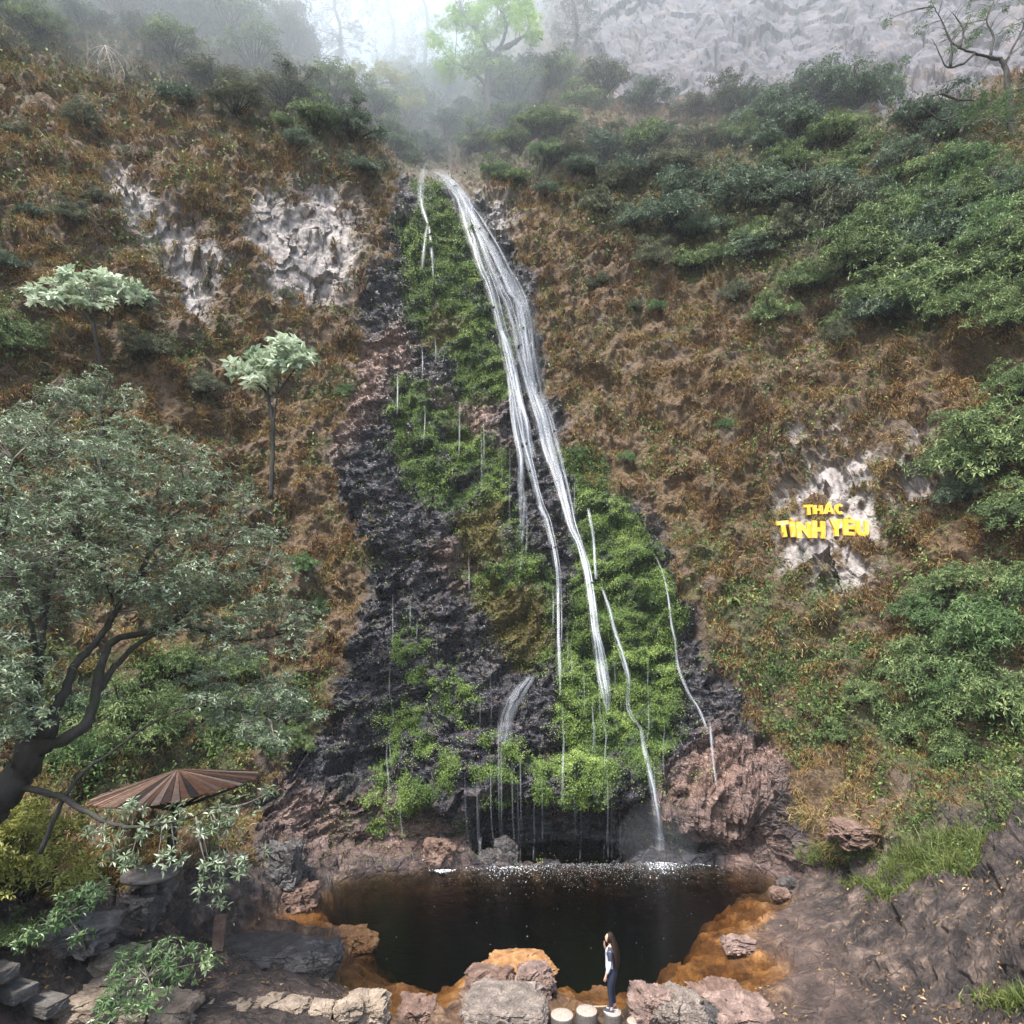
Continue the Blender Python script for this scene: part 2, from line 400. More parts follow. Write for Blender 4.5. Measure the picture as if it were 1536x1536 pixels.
# the pool basin
def pool_pts(l): return [tuple(atz(x, y, 0)[:2]) for x, y in l]
POOL = pool_pts([(478,1300),(560,1270),(700,1262),(860,1256),(1000,1256),(1120,1262),(1200,1296),(1195,1330),(1182,1352),(1150,1385),(1120,1400),(1122,1420),(1168,1450),(1188,1478),(1120,1492),(1000,1490),(930,1494),(840,1489),(800,1470),(770,1455),(730,1452),(700,1478),(650,1512),(600,1525),(565,1520),(530,1495),(508,1465),(515,1440),(550,1412),(512,1402),(440,1400),(400,1395),(410,1375),(450,1355),(470,1335)])
DEEP = pool_pts([(500,1280),(560,1262),(700,1255),(860,1250),(1000,1250),(1150,1255),(1185,1300),(1100,1328),(1060,1362),(1040,1392),(985,1444),(905,1462),(830,1455),(735,1440),(650,1452),(595,1444),(562,1428),(565,1408),(530,1385),(495,1350)])
fl = (FY > 1285) & (FY < 1620) & (FX > 330) & (FX < 1300)
xx, yy = W[fl, 0], W[fl, 1]
wn = fbm(np.c_[xx, yy, 0*xx]*.9, 4, 31)
sdp = sdist(xx, yy, POOL)+.22*wn; sdd = sdist(xx, yy, DEEP)+.35*wn
bedz = -(.08+.22*sstep(0, 1.2, sdp))-.40*sstep(-.6, .4, sdd)-3.3*sstep(.0, 1.7, sdd)+.16*fbm(np.c_[xx, yy, 0*xx]*1.6, 4, 32)+.16*facets(np.c_[xx, yy, 0*xx]*1.5, 33, .8)[0]*(1-sstep(-.2, .6, sdd))
zz = W[fl, 2]; k = sstep(-.35, .12, sdp)
dry = np.maximum(zz, .05+.05*wn+.10*np.clip(-sdp, 0, 3))
far_edge = FY[fl] < np.interp(FX[fl], [330, 480, 560, 700, 860, 1000, 1120, 1195, 1300], [1330, 1320, 1309, 1304, 1295, 1292, 1297, 1307, 1310])
newz = dry*(1-k)+bedz*k
fe_ = np.interp(FX[fl], [330, 480, 560, 700, 860, 1000, 1120, 1195, 1300], [1330, 1320, 1309, 1304, 1295, 1292, 1297, 1307, 1310])
tf = sstep(-3, 9, FY[fl]-fe_); W[fl, 2] = zz*(1-tf)+newz*tf
underw = np.zeros(len(FX)); underw[fl] = k; deepm = np.zeros(len(FX)); deepm[fl] = sstep(-.4, 1.2, sdd)
orange *= sstep(1322, 1350, FY)*(1-.9*deepm)*sstep(-.55, .0, fbm(W0*1.1, 4, 91)+.25)
W[:, 2] -= .26*np.exp(-((FX-895)/70)**4-((FY-1525)/40)**4)          # the stepping blocks stand clear of the mud
W3 = W.reshape(NY, NX, 3)

def surf(px, py, arr=None):
    """point of the finished surface at sheet coordinates (vectorised, bilinear)"""
    A = W3 if arr is None else arr
    px = np.asarray(px, float); py = np.asarray(py, float)
    i = np.clip(np.searchsorted(GY, py)-1, 0, NY-2); j = np.clip(np.searchsorted(GX, px)-1, 0, NX-2)
    a = np.clip((py-GY[i])/(GY[i+1]-GY[i]), 0, 1)[..., None]; b = np.clip((px-GX[j])/(GX[j+1]-GX[j]), 0, 1)[..., None]
    return (1-a)*((1-b)*A[i, j]+b*A[i, j+1])+a*((1-b)*A[i+1, j]+b*A[i+1, j+1])
N3 = N0.reshape(NY, NX, 3)
def lookup(A, px, py): return surf(px, py, A.reshape(NY, NX, -1))

# faces: split into the wet rock face, the slopes, the far cliff and the floor; open sky above the notch
keep = np.ones((NY-1, NX-1), bool)
cx, cy = (GX[:-1]+GX[1:])/2, (GY[:-1]+GY[1:])/2
ridge = np.interp(cx, [-900, 400, 455, 490, 560, 640, 690, 730, 790, 2500], [-400, -400, 20, 110, 128, 118, 95, 40, -400, -400])
keep = cy[:, None] > ridge[None, :]
idx = np.arange(NY*NX).reshape(NY, NX)
quads = np.stack([idx[:-1, :-1], idx[1:, :-1], idx[1:, 1:], idx[:-1, 1:]], -1)
def fm(a): return a.reshape(NY, NX)[:-1, :-1]
isfloor = fm(shore) > .5; isfar = (fm(farr) > .5) & ~isfloor; iswet = (fm(wet) > .5) & ~isfloor & ~isfar
isslope = ~isfloor & ~isfar & ~iswet
COV1 = np.c_[grass, mossy, pale]; COV2 = np.c_[wet, np.clip(orange*(.40+.6*underw)+underw*.5*(1-deepm)*sstep(1318, 1345, FY), 0, 1), farr]; COV3 = np.c_[green, np.clip(pink, 0, 1), np.clip(shore, 0, 1)]
COV4 = np.c_[olive*wet, 0*wet, 0*wet]
def sheet(name, sel, mat):
    q = quads[sel & keep]
    u, inv = np.unique(q.ravel(), return_inverse=True)
    me = np_mesh(name, W[u], inv.reshape(-1, 4), True, {"cova": COV1[u], "covb": COV2[u], "covc": COV3[u], "covd": COV4[u]})
    me.polygons.foreach_set('use_smooth', np.zeros(len(me.polygons), bool)); return tag(link(name, me, mat), kind='structure')
# ------------------------------------------------------------------ surface material of the gorge
def gorge_material():
    m = NT("gorge_surface")
    A, B, C3, D4 = [m.n('SeparateColor', {0: m.attr(k).outputs['Color']}) for k in ("cova", "covb", "covc", "covd")]
    grass, moss, pale = A.outputs; wet, orange, far = B.outputs; green, pink, shore = C3.outputs; olive = D4.outputs[0]
    v = m.coords(); vs = m.coords((1, 1, .3)); vb = m.coords((.6, .6, 2.4), (0, R(-24), 0))
    n_big = m.noise(v, .35, 5); n_mid = m.noise(v, 1.7, 8, .65); n_fine = m.noise(v, 9, 8, .7); n_streak = m.noise(vs, 2.2, 8, .7); n_bed = m.noise(vb, 2.0, 8, .65)
    soil = m.ramp(n_mid, [(.3, (.025, .018, .013)), (.5, (.075, .052, .036)), (.72, (.19, .14, .10))])
    straw = m.ramp(n_fine, [(.3, (.026, .016, .008)), (.5, (.085, .052, .025)), (.72, (.20, .13, .06))])
    greeng = m.ramp(n_fine, [(.3, (.018, .028, .010)), (.7, (.07, .085, .028))])
    c = m.mix(grass, soil, straw); c = m.mix(m.math('MULTIPLY', green, .75), c, greeng)
    # wet dark rock with brown and pink beds
    rock = m.ramp(n_bed, [(.34, (.008, .008, .011)), (.47, (.023, .023, .029)), (.58, (.055, .053, .060)), (.72, (.20, .15, .13))])
    rust = m.ramp(n_mid, [(.5, (0,)), (.68, (1,))])
    rock = m.mix(m.math('MULTIPLY', rust, .4), rock, (.085, .042, .020))
    pinkc = m.ramp(n_bed, [(.3, (.07, .042, .034)), (.5, (.20, .125, .098)), (.72, (.36, .245, .20))])
    rock = m.mix(m.math('MULTIPLY', pink, m.ramp(n_big, [(.3, (.35,)), (.6, (1,))])), rock, pinkc)
    c = m.mix(wet, c, rock)
    # dry pale rock with dark water stains
    palec = m.ramp(n_streak, [(.28, (.06, .05, .05)), (.40, (.10, .088, .082)), (.51, (.215, .19, .178)), (.70, (.34, .315, .29))])
    c = m.mix(pale, c, palec)
    # far cliff: lavender grey stone, a few rusty stains
    farc = m.ramp(m.math('ADD', m.math('MULTIPLY', n_streak, .5), m.math('MULTIPLY', n_big, .5)), [(.38, (.03, .028, .031)), (.5, (.08, .074, .085)), (.64, (.15, .14, .156))])
    farc = m.mix(m.ramp(n_big, [(.52, (0,)), (.68, (.7,))]), farc, (.11, .075, .05))
    n_stain = m.noise(m.coords((.5, .5, .06)), 1.0, 5, .6); farc = m.mix(m.ramp(n_stain, [(.47, (0,)), (.60, (.9,))]), farc, (.038, .034, .036))
    c = m.mix(far, c, farc)
    # floor: trampled brown rock; orange iron mud in and round the pool
    flo = m.ramp(m.math('ADD', m.math('MULTIPLY', n_mid, .75), m.math('MULTIPLY', n_fine, .25)), [(.34, (.010, .008, .008)), (.46, (.030, .023, .021)), (.55, (.080, .058, .048)), (.68, (.25, .18, .14))])
    flo = m.mix(m.math('MULTIPLY', pink, .7), flo, m.mix(.35, pinkc, (.03, .022, .02))); c = m.mix(shore, c, flo)
    org = m.ramp(m.math('ADD', m.math('MULTIPLY', n_mid, .65), m.math('MULTIPLY', n_fine, .35)), [(.36, (.035, .018, .010)), (.47, (.15, .065, .020)), (.56, (.28, .135, .04)), (.68, (.44, .26, .11))])
    c = m.mix(orange, c, org)
    vor = m.n('TexVoronoi', {'Vector': m.mix(.12, v, m.n('TexNoise', {'Vector': v, 'Scale': 2.5, 'Detail': 3.}).outputs['Color'], 'ADD'), 'Scale': 1.9}, feature='DISTANCE_TO_EDGE').outputs['Distance']
    crk = m.ramp(vor, [(.0, (1,)), (.05, (.25,)), (.10, (0,))]); rk = m.math('MAXIMUM', m.math('MULTIPLY', shore, .30), m.math('MULTIPLY', wet, .6))
    c = m.mix(m.math('MULTIPLY', crk, m.math('MULTIPLY', rk, .45)), c, (.014, .011, .010))
    mossc = m.ramp(n_fine, [(.35, (.010, .014, .006)), (.55, (.025, .05, .010)), (.75, (.07, .13, .02))])
    c = m.mix(moss, c, mossc); c = m.mix(olive, c, m.ramp(n_fine, [(.3, (.03, .022, .006)), (.7, (.14, .11, .03))]))
    rough = m.math('SUBTRACT', .9, m.math('MULTIPLY', wet, m.ramp(n_big, [(.35, (.58,)), (.6, (.76,))])))
    rough = m.math('ADD', rough, m.math('MULTIPLY', moss, .3), clamp=True)
    rough = m.math('SUBTRACT', rough, m.math('MULTIPLY', shore, .38))
    h = m.math('SUBTRACT', m.math('ADD', m.math('MULTIPLY', n_fine, .9), m.math('ADD', m.math('MULTIPLY', n_bed, m.math('MULTIPLY', wet, 1.2)), n_mid)), m.math('MULTIPLY', crk, m.math('MULTIPLY', rk, .8)))
    b = m.n('BsdfPrincipled', {'Base Color': c, 'Roughness': rough, 'Specular IOR Level': .5, 'Normal': m.bump(h, m.math('SUBTRACT', 1., m.math('MULTIPLY', m.math('MAXIMUM', far, pale), .7)), .14)})
    return m.surf(b.outputs[0])
GORGE = gorge_material()
sheet("waterfall_cliff", iswet, GORGE); sheet("hillside", isslope, GORGE); sheet("far_cliff", isfar, GORGE)
sheet("ground", isfloor, GORGE)
# the ground goes on under and behind the viewpoint
edge = W3[-1]; rows = [edge]
for yb, zb, sx in ((4, 1.5, 1.0), (-8, 2.0, 1.2), (-60, 4, 3.0), (-400, 10, 12.0)):
    r = edge.copy(); r[:, 0] *= sx; r[:, 1] = yb+np.minimum(0, edge[:, 1]-edge[NX//2, 1]); r[:, 2] = np.maximum(zb, 0*r[:, 2]); rows.append(r)
bv = np.concatenate(rows); bi = np.arange(len(bv)).reshape(len(rows), NX)
bq = np.stack([bi[:-1, :-1], bi[1:, :-1], bi[1:, 1:], bi[:-1, 1:]], -1).reshape(-1, 4)
z3 = np.zeros((len(bv), 3)); s3 = z3.copy(); s3[:, 2] = 1
tag(link("lower_ground", np_mesh("lower_ground", bv, bq, True, {"cova": z3, "covb": z3, "covc": s3, "covd": z3}), GORGE), kind='structure')

# ------------------------------------------------------------------ pool water: a closed body of tea-coloured water
def water_material():
    m = NT("pool_water_clear")
    v = m.coords((1, 2.2, 1)); w1 = m.noise(v, 2.6, 4, .6); w2 = m.noise(v, 9, 3, .5)
    b = m.bump(m.math('ADD', w1, m.math('MULTIPLY', w2, .3)), .35, .06)
    fr = m.n('Fresnel', {'IOR': 1.33, 'Normal': b})
    gl = m.n('BsdfGlossy', {'Color': (1, 1, 1), 'Roughness': .06, 'Normal': b}); tr = m.n('BsdfTransparent')
    mx = m.n('MixShader', {0: fr.outputs[0], 1: tr.outputs[0], 2: gl.outputs[0]})
    va = m.n('VolumeAbsorption', {'Color': (.58, .45, .10, 1), 'Density': 1.25})
    m.t.links.new(va.outputs[0], m.out.inputs['Volume'])
    return m.surf(mx.outputs[0])
wb = MB(); x0, x1, y0, y1 = -13, 14, 13.0, 31.0
wb.box(((x0+x1)/2, (y0+y1)/2, -3), (x1-x0, y1-y0, 6))
tag(wb.build("pool_water", water_material(), smooth=False), kind='structure')

# ------------------------------------------------------------------ light and air
w = bpy.data.worlds.new("World"); SC.world = w; w.use_nodes = True; nt = w.node_tree
SUN_EL, SUN_AZ = R(60), R(212)                                   # azimuth clockwise from +Y: behind the viewer, a little to the left
sky = nt.nodes.new('ShaderNodeTexSky'); sky.sky_type = 'NISHITA'; sky.sun_disc = False
sky.sun_elevation = SUN_EL; sky.sun_rotation = SUN_AZ; sky.air_density = 1.3; sky.dust_density = 2.5; sky.ozone_density = 1.0
hs = nt.nodes.new('ShaderNodeHueSaturation'); hs.inputs['Saturation'].default_value = .9
bg = nt.nodes['Background']; bg.inputs['Strength'].default_value = .15
nt.links.new(sky.outputs[0], hs.inputs['Color']); nt.links.new(hs.outputs[0], bg.inputs['Color'])
sun = bpy.data.objects.new("sun", bpy.data.lights.new("sun", 'SUN')); COL.objects.link(sun)
sun.data.energy = 2.9; sun.data.angle = R(8); sun.data.color = (1, .96, .90)
sd = Vector((math.sin(SUN_AZ)*math.cos(SUN_EL), math.cos(SUN_AZ)*math.cos(SUN_EL), math.sin(SUN_EL)))
sun.rotation_euler = sd.to_track_quat('Z', 'Y').to_euler()
vs_ = SC.view_settings; vs_.view_transform = 'Standard'; vs_.look = 'None'; vs_.exposure = EXPOSURE; vs_.gamma = 1
def air(name, density, color=(.88, .94, 1.0), aniso=.0):
    m = NT(name); p = m.n('VolumePrincipled', {'Color': color, 'Density': density, 'Anisotropy': aniso})
    m.t.links.new(p.outputs[0], m.out.inputs['Volume']); return m.m
hz = MB(); hz.box((0, 50, 70), (230, 220, 155)); 
tag(hz.build("haze", air("haze_air", HAZE), smooth=False), kind='stuff')
SC.cycles.transparent_max_bounces = 24; SC.cycles.max_bounces = 8; SC.cycles.diffuse_bounces = 3; SC.cycles.glossy_bounces = 2; SC.cycles.volume_bounces = 4
SC.cycles.use_denoising = True; SC.cycles.use_adaptive_sampling = True; SC.cycles.adaptive_threshold = .02
# ------------------------------------------------------------------ ground cover: dry grass, leaf carpets, litter
def scatter(n, weight, x0=-250, x1=1800, y0=-30, y1=1560, seed=1):
    """n points spread over the surface, kept with the probability of a per-vertex weight"""
    r = np.random.default_rng(seed)
    px = r.uniform(x0, x1, n); py = r.uniform(y0, y1, n)
    w = lookup(weight, px, py)[:, 0]
    rd = np.interp(px, cx, ridge)
    k = (r.random(n) < w) & (py > rd+4)
    px, py = px[k], py[k]
    nn = lookup(N0, px, py); nn /= np.linalg.norm(nn, axis=1)[:, None]
    return surf(px, py), nn, px, py, r
def unit(a): return a/(np.linalg.norm(a, axis=-1, keepdims=True)+1e-9)
def blades(p, n, r, per, L, Wd, out=.6, droop=.9, up=.35):
    """drooping blades: each is a bent strip of two quads"""
    m = len(p)*per
    P0 = np.repeat(p, per, 0)+r.normal(0, .05, (m, 3)); nn = np.repeat(n, per, 0)
    d = unit(nn*out+np.array([0, 0, up])+r.normal(0, .45, (m, 3)))
    Ls = np.repeat(L, per)*r.uniform(.55, 1.25, m); Ws = np.repeat(Wd, per)*r.uniform(.7, 1.3, m)
    s = unit(np.cross(d, r.normal(0, 1, (m, 3))))
    p1 = P0+d*(Ls*.5)[:, None]; d2 = unit(d+np.array([0, 0, -droop])*r.uniform(.5, 1.5, m)[:, None]); p2 = p1+d2*(Ls*.6)[:, None]
    s1 = s*Ws[:, None]
    V = np.stack([P0-s1*.5, P0+s1*.5, p1+s1*.45, p1-s1*.45, p2+s1*.08, p2-s1*.08], 1).reshape(-1, 3)
    b = np.arange(m)[:, None]*6
    return V, np.concatenate([b+np.array([[0, 1, 2, 3]]), b+np.array([[3, 2, 4, 5]])])
def leaves(p, d, n, L, Wd, r, fold=.25):
    """leaf = one kite folded along its midrib; p base, d direction, n face normal"""
    d = unit(d); s = unit(np.cross(d, n)); nn = np.cross(s, d); L = L[:, None]; Wd = Wd[:, None]
    mid = p+d*L*.5
    V = np.stack([p, mid+s*Wd*.5+nn*Wd*fold, p+d*L-nn*L*.12, mid-s*Wd*.5+nn*Wd*fold], 1).reshape(-1, 3)
    return V, np.arange(len(p)*4).reshape(-1, 4)
dist_scale = lambda p: np.clip(np.linalg.norm(p-np.array([0, 0, CAMZ]), axis=1)/32., .6, 2.0)

DRY = leaf_mat("dry_grass_blades", [(0, (.030, .020, .011)), (.25, (.11, .060, .026)), (.5, (.19, .112, .046)), (.66, (.28, .185, .078)), (.80, (.15, .135, .04)), (1, (.38, .29, .16))], .8, .2, .15)
FRESH = leaf_mat("green_grass_blades", [(0, (.025, .04, .010)), (.5, (.075, .105, .024)), (1, (.18, .20, .06))], .6, .25, .3)
FERN = leaf_mat("moss_and_fern_leaves", [(0, (.018, .03, .008)), (.35, (.065, .115, .022)), (.65, (.16, .24, .045)), (1, (.34, .42, .12))], .5, .2, .4)
UNDER = leaf_mat("undergrowth_leaves", [(0, (.014, .026, .009)), (.45, (.055, .095, .024)), (.8, (.125, .18, .05)), (1, (.24, .28, .10))], .62, .2, .25)
LITTER = leaf_mat("fallen_leaves", [(0, (.05, .03, .018)), (.5, (.20, .12, .06)), (.85, (.38, .26, .13)), (1, (.55, .45, .28))], .7, .1, .3)

cl = fbm(W0*.8, 3, 201)                                       # tussocks stand in clusters
gw = np.clip(grass*(1-.55*green)*sstep(-.15, .35, cl)*1.1, 0, 1)
p, n, px, py, r = scatter(290000, gw, seed=11); ds = dist_scale(p)
V, Fq = blades(p, n, r, 4, .42*ds, .035*ds)
tint = np.clip(np.repeat(.48+.55*fbm(p*.30, 4, 7)+r.normal(0, .15, len(p)), 4)+r.normal(0, .1, len(p)*4), 0, 1)
tag(link("dry_grass", np_mesh("dry_grass", V, Fq, False, {"tint": np.repeat(tint, 6)}), DRY), kind='stuff')
gw = np.clip(green*(1-wet)*(1-farr)*sstep(-.2, .35, fbm(W0*.5, 3, 88))*.9+.30*grass*sstep(-.05, .3, fbm(W0*.25, 4, 89)), 0, 1)
p, n, px, py, r = scatter(125000, gw, seed=12); ds = dist_scale(p)
V, Fq = blades(p, n, r, 4, .36*ds, .03*ds)
tint = np.clip(np.repeat(.45+.3*fbm(p*.4, 3, 8)+r.normal(0, .15, len(p)), 4), 0, 1)
tag(link("green_grass", np_mesh("green_grass", V, Fq, False, {"tint": np.repeat(tint, 6)}), FRESH), kind='stuff')

def carpet(name, n_, weight, mat, L, per, seed, spread=.16, tb=.5, tv=.35, x=(-250, 1800, -30, 1560), lift=.1, dr=-.35):
    p, n, px, py, r = scatter(n_, weight, *x, seed=seed); ds = dist_scale(p)
    m = len(p)*per
    q = np.repeat(p, per, 0)+r.normal(0, spread, (m, 3))*np.repeat(ds, per)[:, None]; nn = np.repeat(n, per, 0)
    q += nn*np.abs(r.normal(lift, lift, m))[:, None]
    d = unit(nn*.45+r.normal(0, .7, (m, 3))+np.array([0, 0, dr])); fn = unit(nn+np.array([0, 0, .7])+r.normal(0, .5, (m, 3)))
    LL = L*np.repeat(ds, per)*r.uniform(.6, 1.35, m)
    V, Fq = leaves(q, d, fn, LL, LL*r.uniform(.45, .7, m), r)
    t = np.clip(np.repeat(tb+tv*fbm(p*.45, 3, seed)+r.normal(0, .13, len(p)), per)+r.normal(0, .12, m), 0, 1)
    tag(link(name, np_mesh(name, V, Fq, False, {"tint": np.repeat(t, 4)}), mat), kind='stuff')
mc = sstep(-.45, .1, fbm(W0*1.5, 3, 301))
carpet("moss", 620000, np.clip(mossy*(1-olive)*mc*.9+.05*wet*sstep(.1, .4, patch2), 0, 1), FERN, .068, 4, 21, .09, lift=.025, x=(480, 1060, 240, 1310))
carpet("hanging_moss", 60000, np.clip(olive*wet*.8+.10*wet*sstep(.15, .4, patch), 0, 1), leaf_mat("olive_moss", [(0, (.03, .022, .006)), (.5, (.10, .085, .02)), (1, (.22, .19, .05))], .8, .2, .2), .09, 3, 22, .10, x=(480, 1060, 240, 1310))
carpet("undergrowth", 160000, np.clip(green*(1-wet)*sstep(-.1, .35, fbm(W0*.6, 3, 401)), 0, 1), UNDER, .15, 4, 23, .25, lift=.2)
carpet("creeping_plants", 110000, np.clip(grass*(1-.5*green)*sstep(.08, .32, fbm(W0*.5, 4, 402))*.9, 0, 1), UNDER, .15, 4, 24, .2, tb=.55)
lw = np.clip((shore*(1-underw)*.4+grass*.12*sstep(900, 1200, FY)+.10*wet*(1-moss))*sstep(-.2, .3, fbm(W0*.9, 3, 403)), 0, 1)
p, n, px, py, r = scatter(80000, lw, y0=900, seed=25)
d = unit(r.normal(0, 1, (len(p), 3))+np.array([0, 0, -.3])); LL = r.uniform(.04, .13, len(p))
V, Fq = leaves(p+n*.03, d, unit(n+r.normal(0, .4, p.shape)), LL, LL*.5, r)
tag(link("fallen_leaves", np_mesh("fallen_leaves", V, Fq, False, {"tint": np.repeat(np.clip(r.beta(2, 3, len(p)), 0, 1), 4)}), LITTER), kind='stuff')
# ------------------------------------------------------------------ shrubs and trees
BARK = bark_mat("dark_bark", (.010, .008, .007), (.042, .034, .028), (.020, .024, .008))
TWIG = bark_mat("twig_bark", (.06, .05, .042), (.20, .17, .145))
def bez(a, b, c, n=7):
    t = np.linspace(0, 1, n)[:, None]; return (1-t)**2*np.asarray(a)+2*t*(1-t)*np.asarray(b)+t*t*np.asarray(c)
def rosettes(centres, rad, nros, nleaf, L, r, flat=.5, upb=.6, wid=.3):
    """whorls of leaves spread round clump centres; returns base, dir, normal, length, whorl centre"""
    k = len(centres); c = np.repeat(centres, nros, 0); rr = np.repeat(rad, nros)
    off = unit(r.normal(0, 1, c.shape))*(r.random(len(c))**.45)[:, None]*rr[:, None]; off[:, 2] *= flat
    w = c+off; ax = unit(off/(rr[:, None]+1e-6)*.8+np.array([0, 0, upb])+r.normal(0, .3, w.shape))
    W_ = np.repeat(w, nleaf, 0); A_ = np.repeat(ax, nleaf, 0); m = len(W_)
    ph = np.tile(np.arange(nleaf)*2*math.pi/nleaf, len(w))+np.repeat(r.uniform(0, 6.28, len(w)), nleaf)+r.normal(0, .25, m)
    u = unit(np.cross(A_, np.array([.31, .92, .23]))); v = np.cross(A_, u)
    rad_ = np.cos(ph)[:, None]*u+np.sin(ph)[:, None]*v
    d = unit(rad_+A_*r.uniform(-.15, .75, m)[:, None]+np.array([0, 0, -.12])); nn = unit(A_-d*(A_*d).sum(1)[:, None]+r.normal(0, .22, A_.shape))
    LL = L*r.uniform(.65, 1.25, m)
    V, Fq = leaves(W_+d*.1*LL[:, None], d, nn, LL, LL*wid*r.uniform(.8, 1.2, m), r)
    return V, Fq, w, np.repeat(r.random(len(w)), nleaf)
def crown_mesh(name, centres, rad, nros, nleaf, L, r, tb=.5, tv=.45, **kw):
    V, Fq, w, t = rosettes(centres, rad, nros, nleaf, L, r, **kw)
    ct = np.repeat(r.normal(0, .16, len(centres)), nros*nleaf)
    t = np.clip(tb+tv*(t-.5)+ct+r.normal(0, .1, len(t)), 0, 1)
    return np_mesh(name, V, Fq, False, {"tint": np.repeat(t, 4)}), w

def shrub_variant(seed, n=26, squash=.75, L=.095, open_=1.):
    r = np.random.default_rng(seed)
    c = unit(r.normal(0, 1, (n, 3)))*(r.uniform(.35, 1.0, n))[:, None]; c[:, 2] = np.abs(c[:, 2])*squash+.05
    lob = r.uniform(.75, 1.15, n); c *= lob[:, None]
    me, w = crown_mesh("crown", c, r.uniform(.20, .42, n), 26, 6, L, r, flat=.55)
    st = MB()
    for k in range(n):
        b = r.normal(0, .06, 3); b[2] = -.35
        m_ = c[k]*.45+r.normal(0, .1, 3)
        st.tube(bez(b, m_, c[k], 6), np.linspace(.022, .006, 6), 4)
    for k in range(0, len(w), 5):
        q = c[np.argmin(((c-w[k])**2).sum(1))]; st.tube([q*.7, w[k]], [.006, .003], 3, cap=False)
    sme = np_mesh("stem", np.concatenate(st.v), np.concatenate(st.f), True)
    return me, sme
SHV = [shrub_variant(s, nn, sq) for s, nn, sq in ((1, 34, .8), (2, 28, .6), (3, 38, 1.1), (4, 26, .7), (5, 22, .9), (6, 36, .5))]
def shrub_mats():
    d = {}
    d['dark'] = leaf_mat("shrub_dark_green", [(0, (.016, .028, .016)), (.5, (.062, .10, .055)), (1, (.20, .25, .16))], .52, .2, .35)
    d['mid'] = leaf_mat("shrub_mid_green", [(0, (.024, .042, .014)), (.5, (.10, .15, .05)), (1, (.28, .34, .14))], .52, .25, .35)
    d['light'] = leaf_mat("shrub_light_green", [(0, (.025, .05, .015)), (.5, (.075, .135, .045)), (1, (.19, .26, .10))], .52, .25, .35)
    d['yellow'] = leaf_mat("shrub_yellow_green", [(0, (.06, .065, .014)), (.5, (.19, .20, .04)), (1, (.36, .36, .09))], .5, .25, .4)
    d['brown'] = leaf_mat("shrub_greyish_green", [(0, (.025, .028, .016)), (.5, (.085, .095, .05)), (1, (.20, .21, .12))], .6, .2, .3)
    return d
SHM = shrub_mats()
SHMESH = {}
def shrub_me(v, tone):
    if (v, tone) not in SHMESH:
        a = SHV[v][0].copy(); a.materials.clear(); a.materials.append(SHM[tone]); b = SHV[v][1].copy(); b.materials.clear(); b.materials.append(BARK); SHMESH[v, tone] = (a, b)
    return SHMESH[v, tone]
def shrub(px, py, Rm, tone, label, group=None, v=None, lean=.5, zs=1., name="shrub", cat="shrub", sink=.1):
    v = int(RNG.integers(len(SHV))) if v is None else v
    a, b = shrub_me(v, tone); p = surf(px, py); n = unit(lookup(N0, px, py)).ravel()
    ax = unit(n*lean+np.array([0, 0, 1-lean]))
    t = empty(name, p+ax*Rm*(.35-sink)); q = Vector(ax).to_track_quat('Z', 'Y')
    t.rotation_mode = 'QUATERNION'; t.rotation_quaternion = q @ Vector((0, 0, 1)).rotation_difference(Vector((0, 0, 1)))
    t.rotation_quaternion = q @ Matrix.Rotation(float(RNG.uniform(0, 6.28)), 3, 'Z').to_quaternion(); t.scale = (Rm, Rm, Rm*zs)
    tag(t, label, cat, group)
    for nm, me in (("crown", a), ("stem", b)):
        o = bpy.data.objects.new(nm, me); COL.objects.link(o); o.parent = t
    return t
